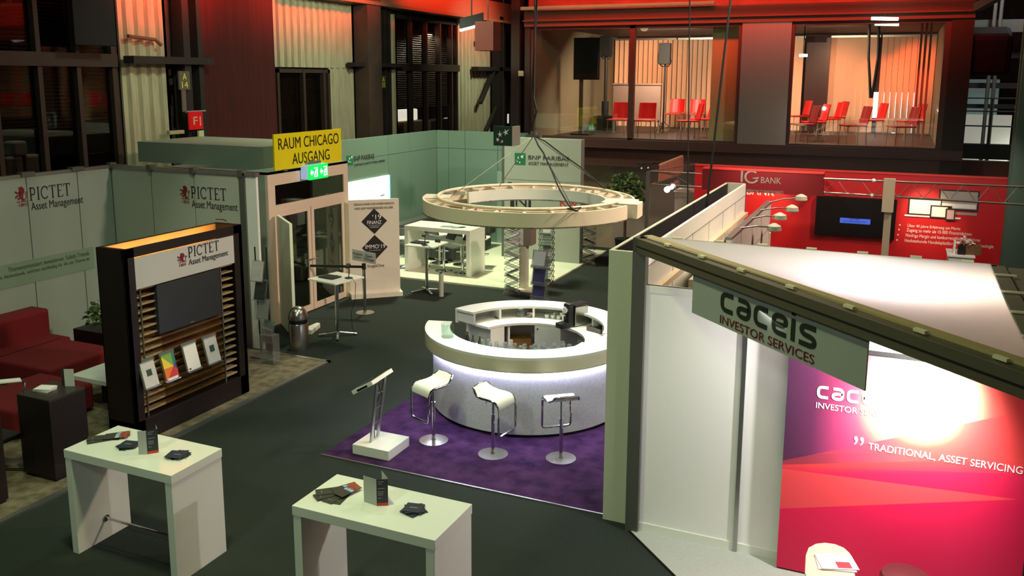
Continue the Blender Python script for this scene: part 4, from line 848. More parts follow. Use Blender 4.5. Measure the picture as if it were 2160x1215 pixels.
c = G(931, 625); t = thing('tube_stand', 'short pale cylinder standing right of the far standing table', 'cylinder', c); obj('body', MB().cyl(c, c+Z_*.5, .05, 24), M('pale_grey_tube', (190, 190, 178), .5), t, smooth=True); obj('cap', MB().cyl(c+Z_*.5, c+Z_*.52, .03, 16), black, t)
# ================================================================== GREEN LOGO BOOTH BEHIND THE BAR
bnp_floor = M('cream_floor', (222, 220, 196), .35)
one('booth_floor', MB().prism([(-12.0, 17.0), (-7.0, 17.0), (-6.97, 22.0), (-12.0, 22.0)], 0, .04), bnp_floor, 'cream raised floor of the green logo booth', 'floor panel')
gp = M('booth_green_panel', (112, 136, 122), .45)
WX, WY = -12.0, 21.8
t = thing('exhibition_wall', 'tall pale green booth wall with lit screen behind the banner', 'booth wall', (WX, 19, 0.04))
ya, yb = onX(818, 300, WX).y, WY
cuts = [16.0, ya, ya+(yb-ya)*.42, ya+(yb-ya)*.8, yb]
for y0, y1 in zip(cuts, cuts[1:]):
    obj('panel', MB().box(WX-.06, y0+.006, .04, WX, y1-.006, 2.62), gp, t); obj('upper_panel', MB().box(WX-.06, y0+.006, 2.63, WX, y1-.006, 3.12), gp, t)
green_logo = M('logo_green', (22, 112, 78), .5); green_dark = M('logo_dark_green', (20, 62, 48), .5)
P = lambda px, py: onX(px, py, WX)
s0, s1 = P(731, 349), P(744, 327); sq = obj('logo_square', MB().box(WX, s0.y, s0.z, WX+.006, s1.y, s1.z), green_logo, t); glyph(birds_bm(), (WX+.006, s0.y+.05, s0.z+.05), Y_, Z_, (s1.y-s0.y)*.8, (s1.z-s0.z)*.75, white_ink, sq)
a, e = P(746, 341), P(789, 327); b2 = P(812, 340); texts([('BNP PARIBAS', (WX, a.y, a.z), Y_, Z_, .13, e.y-a.y), ('CORPORATE & INSTITUTIONAL BANKING', (WX, a.y, a.z-.12), Y_, Z_, .06, b2.y-a.y)], ink, t)
s0, s1 = P(733, 420), P(819, 369); scr = obj('lit_screen', MB().box(WX, s0.y, s0.z-.75, WX+.03, s1.y, s1.z), M('white_screen', (255, 255, 255), .4, emit=(245, 250, 255), es=1.7), t)
obj('screen_edge', MB().box(WX, s1.y, s0.z-.75, WX+.034, s1.y+.04, s1.z), M('cyan_edge', (90, 190, 230), .4, emit=(90, 190, 235), es=.8), scr)
obj('screen_marks', MB().box(WX+.03, s1.y-.45, s1.z-.5, WX+.033, s1.y-.25, s1.z-.47).box(WX+.03, s1.y-.45, s1.z-.72, WX+.033, s1.y-.3, s1.z-.7), grey_ink, scr)
t = thing('exhibition_wall', 'pale green booth wall along the back, left of the logo panel', 'booth wall', (-10.8, WY, .04))
xs = [WX, onY(946, 300, WY).x, onY(981, 300, WY).x, onY(1050, 300, WY).x, -9.2]
for x0, x1 in zip(xs, xs[1:]): obj('panel', MB().box(x0+.006, WY, .04, x1-.006, WY+.06, 2.62), gp, t); obj('upper_panel', MB().box(x0+.006, WY, 2.63, x1-.006, WY+.06, 3.12), gp, t)
obj('door_panel', MB().box(-10.1, WY-.012, .04, -9.35, WY, 2.05), M('booth_door_panel', (140, 164, 152), .3), t); obj('knob', MB().ball((-9.45, WY-.04, 1.0), .04), black, t)
spot('picture_light', (-9.6, 19.6, 3.6), (-9.9, 21.8, 2.2), 9, (.6, .8, 1), 30, .2)
PY = 20.1
t = thing('logo_wall', 'pale wall panel with green square and dark bank lettering', 'booth wall', (-8.1, PY, .04))
obj('panel', MB().box(-9.12, PY, .04, -7.07, PY+.25, 3.11), M('logo_wall_white', (158, 164, 154), .5), t); obj('end_post', MB().box(-9.2, PY+.02, .04, -9.12, PY+.2, 3.1), alu_dark, t)
obj('seam', MB().box(-9.12, PY-.002, 2.05, -7.07, PY, 2.065), M('seam_grey', (120, 124, 112), .6), t)
sq = obj('logo_square', MB().box(-8.83, PY-.006, 2.44, -8.54, PY, 2.73), green_logo, t); glyph(birds_bm(), (-8.80, PY-.006, 2.47), X_, Z_, .23, .22, white_ink, sq)
texts([('BNP PARIBAS', (-8.46, PY, 2.58), X_, Z_, .105, 1.08), ('ASSET MANAGEMENT', (-8.46, PY, 2.445), X_, Z_, .08, 1.07)], ink, t)
sq = obj('small_square', MB().box(-9.02, PY-.006, 1.88, -8.91, PY, 1.99), M('print_grey', (70, 78, 72), .6), t)
texts([('BNP PARIBAS', (-8.88, PY, 1.93), X_, Z_, .05, .42), ('Der Vermögensverwalter einer Welt im Wandel', (-7.95, PY, 1.88), X_, Z_, .04, .82)], grey_ink, t)
nb = obj('print_block', MB().box(-8.95, PY-.005, 1.36, -8.84, PY, 1.64).box(-8.45, PY-.005, 1.36, -8.38, PY, 1.64), M('bold_ink', (30, 32, 32), .6), t); texts([('N', (-8.80, PY, 1.38), X_, Z_, .24, .30)], MATS['bold_ink'], t); texts([('K', (-7.6, PY, 1.45), X_, Z_, .2, .2), ('w', (-7.38, PY, 1.45), X_, Z_, .15, .24)], M('red_print', (196, 40, 30), .6), t)
# cube sign hung at the corner
c = onY(1060, 287, 18.0); t = thing('hanging_sign', 'dark green square hanging sign with white bird stars', 'sign', c)
obj('panel', MB().box(c.x-.225, 18.0, c.z-.22, c.x+.225, 18.05, c.z+.22), green_dark, t); glyph(birds_bm(), (c.x-.17, 18.0, c.z-.16), X_, Z_, .34, .32, white_ink, t); obj('side_panel', MB().box(c.x+.225, 18.02, c.z-.22, c.x+.24, 18.45, c.z+.22), M('sign_side', (160, 170, 160), .4), t); obj('wire', MB().cyl((c.x, 18.03, c.z+.2), (c.x, 18.03, 9.5), .006, 6), dark_steel, t)
# high table with stools
t = thing('high_table', 'long white high table in the green logo booth', 'table', (-9.7, 18.0, .04)); tx0, tx1, ty0, ty1, tz = -10.6, -8.86, 17.62, 18.42, 1.13
obj('tabletop', MB().box(tx0, ty0, tz-.1, tx1, ty1, tz), white_lacquer, t, bevel=.004)
for x in (tx0, tx1-.1): obj('side_panel', MB().box(x, ty0, .04, x+.1, ty1, tz-.1), white_lacquer, t, bevel=.004)
for i, (px, py, lab) in enumerate(((943, 478, 'left'), (965, 480, 'right'))): q = G(px, py, tz); one('flyer', MB().obox((q.x, q.y, tz+.004), (.28, .2, .006), rz=R(10+20*i)), M('printed_sheet', (120, 128, 122), .6, noise=.4, ns=50), lab+' printed sheet on the long white high table', 'flyer')
q = G(975, 480, tz); one('phone', MB().obox((q.x, q.y, tz+.008), (.08, .15, .012), rz=R(-30)), black, 'black phone at the right end of the long white high table', 'phone')
def bar_stool(c, rz, label, z0=.04):
    t = thing('bar_stool', label, 'stool', (0, 0, 0), 'chrome stools at the long high table')
    obj('base', MB().lathe((0, 0, 0), [(.21, 0), (.21, .012), (.06, .035), (.03, .06)], 28), chrome, t, smooth=True); obj('column', MB().cyl((0, 0, .03), (0, 0, .70), .028, 16), chrome, t, smooth=True)
    obj('foot_ring', MB().tube([(0, 0, .30), (-.16, -.02, .30), (-.16, -.16, .30), (.16, -.16, .30), (.16, -.02, .30), (0, 0, .30)], .011, 8), chrome, t)
    obj('seat', MB().box(-.19, -.19, .70, .19, .18, .745), M('stool_white_seat', (222, 220, 206), .4), t, bevel=.02); obj('backrest', MB().bar((0, .17, .75), (0, .27, .92), .36, .035, (0, 1, 0)), M('stool_dark_back', (60, 62, 62), .4), t, bevel=.012)
    t.location = (c[0], c[1], z0); t.rotation_euler.z = rz; return t
st = None
for px, py, rz, lab in ((975, 585, -20, 'front chrome stool at the right end of the long high table'), (950, 575, -30, 'second chrome stool from the right at the long high table'), (922, 560, 160, 'chrome stool behind the left half of the long high table'), (961, 563, 170, 'chrome stool behind the middle of the long high table'), (985, 566, -170, 'chrome stool behind the right end of the long high table'), (857, 577, 30, 'stool half hidden by the banner, left of the high table')):
    q = dict(zip((975, 950, 922, 961, 985, 857), ((-9.2, 17.92), (-9.72, 17.95), (-10.25, 18.72), (-9.68, 18.78), (-9.12, 18.75), (-10.75, 17.95))))[px]; q = Vector((*q, .04))
    if st is None: st = bar_stool(q, R(rz), lab)
    else: copy_tree(st, (q.x, q.y, .04), R(rz), lab)
t = thing('sofa', 'dark lounge sofa behind the long white high table', 'sofa', (-11.2, 20.0, .04)); obj('seat', MB().box(-11.9, 18.9, .1, -9.9, 21.0, .42), M('charcoal_fabric', (70, 72, 68), .9), t, bevel=.04); obj('backrest', MB().box(-11.9, 20.9, .42, -9.9, 21.3, .85).box(-11.95, 18.9, .42, -11.6, 20.9, .85), MATS['charcoal_fabric'], t, bevel=.04); obj('feet', MB().box(-11.7, 19.1, .04, -10.1, 20.9, .1), black, t)
# pillar with grey box
q = G(1105, 606, .04); t = thing('display_pillar', 'slim cream pillar with a white and grey box on top', 'pillar', q)
obj('post', MB().box(q.x-.08, q.y-.08, .04, q.x+.08, q.y+.08, 1.0), M('pillar_cream', (206, 206, 184), .5), t); obj('box', MB().box(q.x-.28, q.y-.1, 1.0, q.x+.02, q.y+.2, 1.62), white_panel, t); obj('grey_side', MB().box(q.x+.02, q.y-.1, 1.0, q.x+.2, q.y+.2, 1.62), M('warm_grey_side', (134, 122, 112), .5), t)
# folding zigzag brochure racks
rack_steel = M('rack_steel', (60, 62, 58), .4, .7)
def zig_rack(c, ang, n, label):
    t = thing('brochure_rack', label, 'brochure rack', c, 'folding brochure racks'); d = Vector((cos(ang), sin(ang), 0)); s_ = Vector((-sin(ang), cos(ang), 0)); hw, dp, st_ = .15, .16, .128
    fr_ = MB()
    for sd in (-1, 1):
        for ph in (0, 1):
            pts = [c+s_*hw*sd+d*(dp*(1 if (i+ph) % 2 else -1))+Z_*(.03+st_*i) for i in range(n+1)]; fr_.tube(pts, .009, 6)
    for i in range(n+1):
        for sg in (-1, 1): fr_.cyl(c-s_*hw+d*dp*sg+Z_*(.03+st_*i), c+s_*hw+d*dp*sg+Z_*(.03+st_*i), .006, 6)
    obj('frame', fr_, rack_steel, t); obj('base', MB().obox(c+Z_*.01, (.36, .3, .02), rz=ang), alu_dark, t)
    for i in range(0, n-1, 2):
        for ph in (0, 1):
            k = i+ph; a = c+d*(dp*(-1 if k % 2 == 0 else 1))+Z_*(.03+st_*(k+1)); e = c+d*(dp*(1 if k % 2 == 0 else -1))+Z_*(.03+st_*k); mid = (a+e)/2+Z_*.012
            if (i//2+ph) % 2 == 0 or True:
                dd = (a-e).normalized(); tr = obj('tray', MB().bar(e+dd*.02, a-dd*.02, .24, .006, Z_), acrylic, t)
                if (k*7+n) % 3: obj('brochure', MB().bar(e+dd*.03+Z_*.01, a-dd*.03+Z_*.01, .2, .008, Z_), (M('grey_brochure', (150, 152, 150), .6), MATS['dark_brochure_photo'], pale)[k % 3], tr)
    return t
q = G(1081, 618); zig_rack(Vector((q.x, q.y-.02, 0)), R(20), 11, 'folding brochure rack at the front edge of the cream floor, left one')
q = G(1152, 600); zig_rack(Vector((q.x, q.y, 0)), R(100), 11, 'folding brochure rack behind the clear leaflet stand, middle one')
q = G(1240, 560); zig_rack(Vector((q.x, q.y+.05, 0)), R(15), 9, 'folding brochure rack beside the logo wall, right one')
q = G(1137, 634); t = thing('leaflet_stand', 'clear leaflet stand with grey and dark blue leaflets behind the bar', 'leaflet stand', q)
obj('base', MB().box(q.x-.18, q.y-.14, 0, q.x+.18, q.y+.14, .03), acrylic, t)
for z0, mt in ((.06, M('navy_leaflet', (38, 34, 84), .5)), (.36, M('navy_leaflet', (38, 34, 84), .5)), (.72, M('grey_leaflet', (150, 154, 162), .5))):
    tr = obj('pocket', MB().slab([(q.x-.16, q.y-.06, z0), (q.x+.16, q.y-.06, z0), (q.x+.16, q.y+.06, z0+.34), (q.x-.16, q.y+.06, z0+.34)], (0, -.01, 0)).box(q.x-.16, q.y-.1, z0-.02, q.x+.16, q.y-.05, z0+.05), acrylic, t)
    obj('leaflet', MB().slab([(q.x-.13, q.y-.075, z0+.01), (q.x+.13, q.y-.075, z0+.01), (q.x+.13, q.y+.045, z0+.32), (q.x-.13, q.y+.045, z0+.32)], (0, -.008, 0)), mt, tr)
obj('back', MB().box(q.x-.17, q.y+.06, .03, q.x+.17, q.y+.07, 1.06), acrylic, t)
# plant and uplit wall right of the logo panel
q = Vector((-6.33, 21.5, 0)); t = thing('potted_tree', 'leafy tree lit from below right of the logo wall', 'plant', q)
obj('pot', MB().lathe((q.x, q.y, 0), [(.2, 0), (.26, .5), (.24, .5)], 20), black_matt, t); obj('trunk', MB().cyl((q.x, q.y, .4), (q.x, q.y, 1.5), .04, 10), M('bark', (70, 54, 38), .8), t)
obj('foliage', leafcluster((q.x, q.y, 1.75), .62, 520, leaf_g, 9, .14, .75), leaf_g, t, recalc=False)
spot('uplight', (-6.1, 20.9, 2.7), (-6.3, 21.7, 1.9), 12, (1, .95, .7), 40, .5, .03); spot('uplight', (-7.0, 23.9, .25), (-7.3, 24.6, 1.6), 9, (1, .78, .5), 70, .8, .03); spot('uplight', (-6.6, 22.6, .2), (-7.0, 21.5, 1.0), 6, (1, .8, .55), 70, .8, .03)
one('exhibition_wall', MB().box(-7.0, 22.6, 0, -3.95, 22.66, 2.42), M('taupe_wall', (138, 122, 112), .8), 'plain taupe wall behind the leafy tree and thin truss frame', 'booth wall')
spot('wall_light', (-5.2, 20.6, 2.38), (-5.4, 22.4, .9), 16, (1, .88, .78), 110, .9, .05)
one('exhibition_wall', MB().box(-8.2, 22.6, 0, -7.0, 22.7, 2.3), M('warm_wall', (150, 130, 110), .7), 'low warm lit wall piece between logo wall and leafy tree', 'booth wall')

# ================================================================== ROUND BAR
BC = (-4.64, 11.08)
purple = M('purple_carpet', (46, 26, 58), .95, rgb2=(70, 42, 80), ns=5, spec=.1)
t = thing('purple_carpet', 'mottled purple carpet under the round bar', 'carpet', (-4.4, 10.6, 0)); obj('pile', MB().box(-6.23, 8.32, 0, -2.58, 13.0, .012), purple, t); obj('edge_strip', MB().box(-6.245, 8.305, 0, -2.58, 8.325, .016), alu, t)
body_mat = M('bar_body_print', (220, 218, 228), .4, noise=.08, ns=34); fascia_mat = M('bar_fascia', (222, 214, 186), .28, .15)
A0, A1 = -166, 4
t = thing('bar_counter', 'round white bar counter with glowing rim under its top', 'bar', (BC[0], BC[1], .012))
obj('plinth', MB().arc(BC, 1.22, 1.33, .012, .05, A0+8, A1, 64), black, t); obj('body', MB().arc(BC, 1.24, 1.36, .05, .88, A0+6, A1, 96), body_mat, t, smooth=True)
obj('fascia', MB().arc(BC, 1.40, 1.47, .915, 1.085, A0, A1, 96), fascia_mat, t, smooth=True); obj('counter_top', MB().arc(BC, 1.12, 1.47, 1.085, 1.12, A0, A1, 96), white_lacquer, t, smooth=True)
obj('light_strip', MB().arc(BC, 1.372, 1.395, .90, .915, A0+8, A1, 96), M('cool_led', (255, 255, 255), .4, emit=(225, 225, 255), es=80), t)
obj('underside', MB().arc(BC, 1.24, 1.47, .915, .93, A0, A1, 96), white_matt, t)
sh = obj('inner_shelf', MB().arc(BC, .80, 1.24, .955, .98, -128, 0, 48), white_lacquer, t)
obj('inner_wall', MB().arc(BC, 1.20, 1.24, .05, 1.08, A0+8, A1, 64), white_matt, t)
B0, B1 = 5, 164
t = thing('back_counter', 'white curved back counter of the bar with open shelves', 'bar', (BC[0], BC[1]+.9, .012))
obj('top_shelf', MB().arc(BC, 1.07, 1.44, 1.085, 1.12, B0, B1, 64), white_lacquer, t, smooth=True); obj('rear_wall', MB().arc(BC, 1.40, 1.44, .90, 1.085, B0, B1, 64), white_matt, t, smooth=True); obj('lower_wall', MB().arc(BC, 1.26, 1.30, .012, .90, B0, B1-4, 64), white_matt, t)
obj('worktop', MB().arc(BC, .80, 1.40, .895, .93, B0, B1-3, 64), white_lacquer, t, smooth=True)
for a_ in (161.5, 136, 108, 82, 50, 28, 8): obj('divider', MB().arc(BC, 1.07, 1.40, .93, 1.085, a_, a_+1.6, 2), white_matt, t)
for a_ in (156, 133, 104.5, 76): obj('cabinet_side', MB().arc(BC, .82, 1.26, .012, .895, a_, a_+2, 2), white_matt, t)
dr = obj('cabinet_door', MB().arc(BC, .80, .82, .03, .89, 76, 106, 12), white_panel, t); ka = R(103); obj('keyhole', MB().ball((BC[0]+.795*cos(ka), BC[1]+.795*sin(ka), .84), .014), black, dr)
obj('cabinet_front', MB().arc(BC, .80, .82, .03, .89, 140, B1-6, 10), white_panel, t); obj('cabinet_end', MB().arc(BC, .8, 1.26, .012, .895, B1-7, B1-6, 2), white_panel, t)
obj('shelf_board', MB().arc(BC, .83, 1.26, .30, .32, 78, 134, 16), white_matt, t)
def P3(r_, a_, z): return Vector((BC[0]+r_*cos(R(a_)), BC[1]+r_*sin(R(a_)), z))
kraft = M('kraft_cardboard', (158, 116, 62), .8, noise=.1, ns=10)
for i, (r_, a_, z, s_, rz, lab) in enumerate(((1.02, 122, .32, (.42, .3, .12), 30, 'bottom'), (1.02, 122, .44, (.40, .28, .10), 34, 'middle'), (1.03, 120, .54, (.34, .24, .11), 26, 'top'))):
    p = P3(r_, a_, z); t = thing('cardboard_box', lab+' kraft cardboard box in the open bar cabinet', 'box', p, 'kraft boxes in the bar cabinet'); bx_ = obj('body', MB().obox(p+Z_*(s_[2]/2), s_, rz=R(rz)), kraft, t, bevel=.003)
    if i == 1: obj('sticker', MB().obox(p+Vector((.06, -.16, .05)), (.09, .006, .05), rz=R(rz)), paper, t)
p = P3(1.0, 131, .32); one('carton', MB().obox(p+Z_*.16, (.12, .24, .32), rz=R(30)), white_panel, 'white carton left of the kraft boxes in the bar cabinet', 'carton', bevel=.003)
p = P3(1.0, 52, .012); one('sack', MB().ball(p+Z_*.28, .24, 1, .8, 1.1), M('grey_sack', (130, 126, 116), .9, noise=.15, ns=5), 'soft grey sack under the right part of the bar worktop', 'bag')
# coffee machine
c = G(1197, 690, .93); t = thing('coffee_machine', 'black and steel capsule coffee machine on the bar worktop', 'coffee machine', (c.x, c.y, .93)); Mz = Matrix.Rotation(R(-28), 3, 'Z')
def cm(x, y, z): return Vector((c.x, c.y, 0))+Mz @ Vector((x, y, 0))+Z_*(.93+z)
obj('head', MB().obox(cm(0, .02, .185), (.13, .12, .37), rz=R(-28)), black, t, bevel=.03); obj('body', MB().obox(cm(0, .21, .16), (.17, .26, .30), rz=R(-28)), brushed, t, bevel=.01); obj('lid', MB().obox(cm(0, .21, .33), (.18, .28, .03), rz=R(-28)), black, t, bevel=.01); obj('drip_tray', MB().obox(cm(0, -.10, .05), (.14, .16, .08), rz=R(-28)), black, t, bevel=.01)
kn = obj('dial', MB().cyl(cm(0, -.04, .275), cm(0, -.062, .275), .052, 28), chrome, t, smooth=True); obj('dial_centre', MB().cyl(cm(0, -.062, .275), cm(0, -.067, .275), .032, 24), white_ink, kn); obj('spout', MB().obox(cm(0, -.06, .20), (.09, .05, .02), rz=R(-28)), chrome, t); obj('lever', MB().tube([cm(.05, -.06, .235), cm(.0, -.075, .215), cm(-.05, -.06, .235)], .008), chrome, t)
# capsule trays
cap_cols = [M('capsule_silver', (200, 200, 205), .25, 1), M('capsule_dark', (40, 34, 34), .3, .8), M('capsule_gold', (190, 150, 80), .3, 1), M('capsule_blue', (70, 90, 140), .3, .9)]
c = G(1262, 696, .94); Mz = Matrix.Rotation(R(-20), 3, 'Z')
t = thing('capsule_tray', 'grey brown open tray with coffee capsules beside the coffee machine', 'tray', (c.x, c.y, .93)); tm = M('tray_brown', (110, 98, 86), .5)
b = MB(); b.obox((c.x, c.y, .938), (.26, .22, .012), rz=R(-20))
for dx, dy, sx, sy in ((-.13, 0, .012, .22), (.13, 0, .012, .22), (0, -.11, .26, .012), (0, .11, .26, .012)): q = Mz @ Vector((dx, dy, 0)); b.obox((c.x+q.x, c.y+q.y, .962), (sx, sy, .06), rz=R(-20))
obj('tray_body', b, tm, t)
rnd = random.Random(3)
for i in range(26):
    q = Mz @ Vector((-.10+.04*(i % 6)+rnd.uniform(-.006, .006), -.08+.04*(i//6)+rnd.uniform(-.006, .006), 0)); one('coffee_capsule', MB().lathe((c.x+q.x, c.y+q.y, .946), [(.013, 0), (.018, .024), (.0185, .028)], 10), cap_cols[rnd.randrange(4)], 'coffee capsule lying in the grey brown tray', 'capsule', 'capsules in the grey brown tray')
q = P3(1.24, 40, .93); one('capsule_box', MB().obox(q+Z_*.06, (.24, .14, .12), rz=R(-45)), M('dark_brown_box', (52, 40, 36), .5), 'dark brown box in the shelf behind the capsule tray', 'box', bevel=.004)
# white crockery, sugar bowls
cup_m = M('porcelain', (240, 240, 236), .2)
def cup(p, label, grp): return one('cup', MB().lathe(p, [(.022, 0), (.036, .03), (.038, .055), (.034, .055), (.02, .008)], 16), cup_m, label, 'cup', grp, smooth=True)
rnd = random.Random(8); base = None
for lay, n_ in ((0, 16), (1, 9), (2, 4)):
    for i in range(n_):
        p = P3(1.12+.085*(i % 3), 74+(1.6*lay)+(i//3)*4.6*1.05+(.9 if i % 3 == 1 else 0), .93+.056*lay)
        if base is None: base = cup(p, 'white cup in the pile on the back shelf left of the coffee machine', 'white cups on the back shelf')
        else: k = base.copy(); COL.objects.link(k); k.location = p
for i, (a_, r_) in enumerate(((119, 1.16), (116, 1.26))):
    p = P3(r_, a_, .93); t = thing('glass_jar', ('front', 'rear')[i]+' clear lidded jar on the back shelf of the bar', 'jar', p); obj('jar', MB().lathe(p, [(.06, 0), (.065, .1), (.05, .13)], 20), acrylic, t, smooth=True); obj('lid', MB().cyl(p+Z_*.13, p+Z_*.145, .05, 18), cup_m, t)
p = P3(1.12, 112, .93); t = thing('bowl', 'small glass bowl with pink and white packets on the bar worktop', 'bowl', p); obj('bowl', MB().lathe(p, [(.03, 0), (.06, .05), (.056, .05), (.026, .006)], 20), acrylic, t)
obj('packets', MB().obox(p+Vector((-.02, 0, .06)), (.05, .02, .03), rz=.4), M('pink_packet', (226, 120, 130), .6), t); obj('white_packets', MB().obox(p+Vector((.03, 0, .06)), (.05, .02, .03), rz=-.3), paper, t)
p = P3(1.16, 138.5, .94); one('pen', MB().obox(p, (.10, .012, .012), rz=R(-35)), black, 'dark pen lying in the left shelf bay of the back counter', 'pen')
# glass jar on the counter end, rows of glasses inside
c = G(944, 711, 1.12); one('glass_vase', MB().lathe((c.x, c.y, 1.12), [(.085, 0), (.09, .01), (.09, .19), (.082, .19), (.082, .012)], 32), clear_glass, 'empty clear glass jar on the left end of the bar counter', 'jar', smooth=True)
tumb = None; rnd = random.Random(11)
for i in range(9):
    for j in range(4):
        a_ = -112+i*9.5+(j % 2)*3; p = P3(1.05-.08*j, a_, .98)
        if tumb is None: tumb = one('tumbler', MB().lathe(p, [(.036, 0), (.03, .115), (.026, .118), (.004, .118)], 14), acrylic, 'upturned clear glass in the rows inside the bar counter', 'glass', 'upturned glasses inside the bar', smooth=True)
        else: k = tumb.copy(); COL.objects.link(k); k.location = p
rnd = random.Random(5)
for i in range(8):
    p = P3(.98+.035*(i % 3), -126+i*2.8, .98); one('bottle', MB().lathe(p, [(.03, 0), (.03, .1), (.012, .15), (.012, .185), (.016, .19)], 12), (black, clear_glass)[i % 2], 'small bottle in the cluster at the left inside the bar counter', 'bottle', 'small bottles inside the bar', smooth=True)
# stools at the bar
seat_w = M('stool_white_leather', (236, 236, 226), .35)
def lem_stool(label):
    t = thing('bar_stool', label, 'stool', (0, 0, 0), 'white stools at the round bar')
    obj('base', MB().lathe((0, 0, 0), [(.185, 0), (.185, .008), (.03, .014), (.028, .03)], 40), brushed, t, smooth=True)
    obj('column', MB().cyl((0, 0, .01), (0, 0, .52), .023, 18), chrome, t, smooth=True); obj('piston', MB().cyl((0, 0, .52), (0, 0, .745), .016, 14), chrome, t, smooth=True); obj('lever', MB().tube([(0, 0, .735), (-.08, .03, .72), (-.10, .04, .68)], .005, 6), chrome, t)
    prof = [(-.205, .675), (-.195, .715), (-.17, .748), (-.13, .766), (-.05, .770), (.05, .772), (.11, .785), (.15, .815), (.19, .853), (.205, .862)]
    def hw(y): return .175 if y < .12 else .175-.05*(y-.12)/.085
    b = MB(); prev = None
    for off in (0,):
        top = [[b.bm.verts.new((sx*hw(y), y, z+.010)) for sx in (-1, -.33, .33, 1)] for y, z in prof]; bot = [[b.bm.verts.new((sx*hw(y), y, z-.010)) for sx in (-1, -.33, .33, 1)] for y, z in prof]
        for i in range(len(prof)-1):
            for k in range(3): b.bm.faces.new([top[i][k], top[i][k+1], top[i+1][k+1], top[i+1][k]]); b.bm.faces.new([bot[i][k], bot[i+1][k], bot[i+1][k+1], bot[i][k+1]])
            for k in (0, 3): b.bm.faces.new([top[i][k], top[i+1][k], bot[i+1][k], bot[i][k]])
        for i in (0, -1):
            for k in range(3): b.bm.faces.new([top[i][k], top[i][k+1], bot[i][k+1], bot[i][k]])
    obj('seat', b, seat_w, t, smooth=True)
    fr_ = MB(); full = []
    for sx in (-1,): pass
    left = [(-(hw(y)+.008), y, z-.004) for y, z in prof[::-1]]; right = [((hw(y)+.008), y, z-.004) for y, z in prof]
    foot = [(-.183, -.208, .60), (-.183, -.208, .36), (-.17, -.208, .338), (-.14, -.208, .33), (.14, -.208, .33), (.17, -.208, .338), (.183, -.208, .36), (.183, -.208, .60)]
    fr_.tube(left+foot+right[0:]+[(0.0, .215, .862)], .014, 8, close=True)
    obj('frame', fr_, chrome, t, smooth=True); return t
ls = lem_stool('white bar stool at left, its foot loop facing the kiosk'); q = G(915, 929, .012); ls.location = (q.x, q.y, .012); ls.rotation_euler.z = R(-24)
q = G(1040, 958, .012); copy_tree(ls, (q.x, q.y, .012), R(80), 'middle white bar stool, back flap turned left, foot loop at right')
q = G(1183, 967, .012); copy_tree(ls, (q.x, q.y, .012), R(-142), 'right white bar stool with its back flap turned to the viewer')
# tablet kiosk
t = thing('tablet_kiosk', 'white tablet kiosk leaning on a square base on the purple carpet', 'kiosk', (-5.64, 8.73, .012))
obj('base', MB().box(-5.90, 8.49, .012, -5.38, 8.98, .135), white_lacquer, t, bevel=.004)
def KP(px, py, z, y): p = onY(px, py, y); return p
b0 = G(783, 932, .135); b1 = G(797, 919, .135); tp0 = Vector((b0.x-.03, b0.y-.1, .92)); 
tt = onY(796, 806, b0.y-.02); obj('upright', MB().bar(b0, (tt.x, tt.y, tt.z+.03), .02, .05, (0, 1, 0)), alu, t); tt2 = onY(812, 800, b1.y-.02); obj('upright', MB().bar(b1, (tt2.x, tt2.y, tt2.z+.03), .02, .05, (0, 1, 0)), alu, t)
for k in (.3, .55, .8): u = b0.lerp(tt, k); v = b1.lerp(tt2, k); obj('cable_clip', MB().bar(u, v, .012, .012), alu, t)
obj('cable', MB().tube([(tt.x, tt.y+.01, tt.z), (tt.x+.03, tt.y+.03, tt.z-.15), b0.lerp(b1, .5)+Z_*.4, b0.lerp(b1, .5)+Z_*.01], .006, 6), cable_black, t)
#L0, L1, L2, L3 = onY(746, 829, 8.36), onY(789, 808, 8.36), onY(833, 784, 8.80), onY(795, 800, 8.95)
o_ = Vector((-5.55, 8.45, .965)); e1 = Vector((0, .46, .022)); e2 = Vector((-.29, 0, -.17)); nn = e1.cross(e2).normalized(); nn = nn if nn.z > 0 else -nn
tab = obj('tablet_case', MB().slab([o_, o_+e1, o_+e1+e2, o_+e2], nn*.05), white_lacquer, t, bevel=.003); obj('tablet_screen', MB().slab([o_+e1*.14+e2*.2+nn*.051, o_+e1*.86+e2*.2+nn*.051, o_+e1*.86+e2*.8+nn*.051, o_+e1*.14+e2*.8+nn*.051], nn*.003), screen_off, tab)
sl = -nn*.0+((o_+e2*.30)); obj('slot', MB().slab([o_+e2*.25-e1.normalized()*.002+nn*.01, o_+e2*.75-e1.normalized()*.002+nn*.01, o_+e2*.75-e1.normalized()*.002+nn*.035, o_+e2*.25-e1.normalized()*.002+nn*.035], -e1.normalized()*.003), black, tab)

# ================================================================== HANGING RING
RB, RTOP = 2.775, 2.965
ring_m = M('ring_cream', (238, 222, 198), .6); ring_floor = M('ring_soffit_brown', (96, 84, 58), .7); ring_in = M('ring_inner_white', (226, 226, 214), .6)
t = thing('ceiling_ring', 'large cream light ring hanging over the round bar', 'hanging ring', (BC[0], BC[1], RB))
def arcring(nm, r0, r1, z0, z1, a0, a1, mt, par, smooth=True): return obj(nm, MB().arc(BC, r0, r1, z0, z1, a0, a1, 72), mt, par, smooth=smooth)
arcring('front_fascia', 1.45, 1.48, RB, RTOP, -166, -8, ring_m, t); arcring('front_inner_fascia', 1.10, 1.13, RB, RTOP-.03, -166, -8, ring_m, t)
arcring('rear_fascia', 1.42, 1.45, RB, RTOP, 2, 170, ring_m, t); arcring('rear_inner_fascia', 1.05, 1.08, RB, RTOP-.02, 2, 170, ring_in, t)
arcring('front_soffit', 1.10, 1.48, RB-.005, RB+.012, -166, -8, ring_floor, t); arcring('rear_soffit', 1.05, 1.45, RB-.005, RB+.012, 2, 170, ring_floor, t)
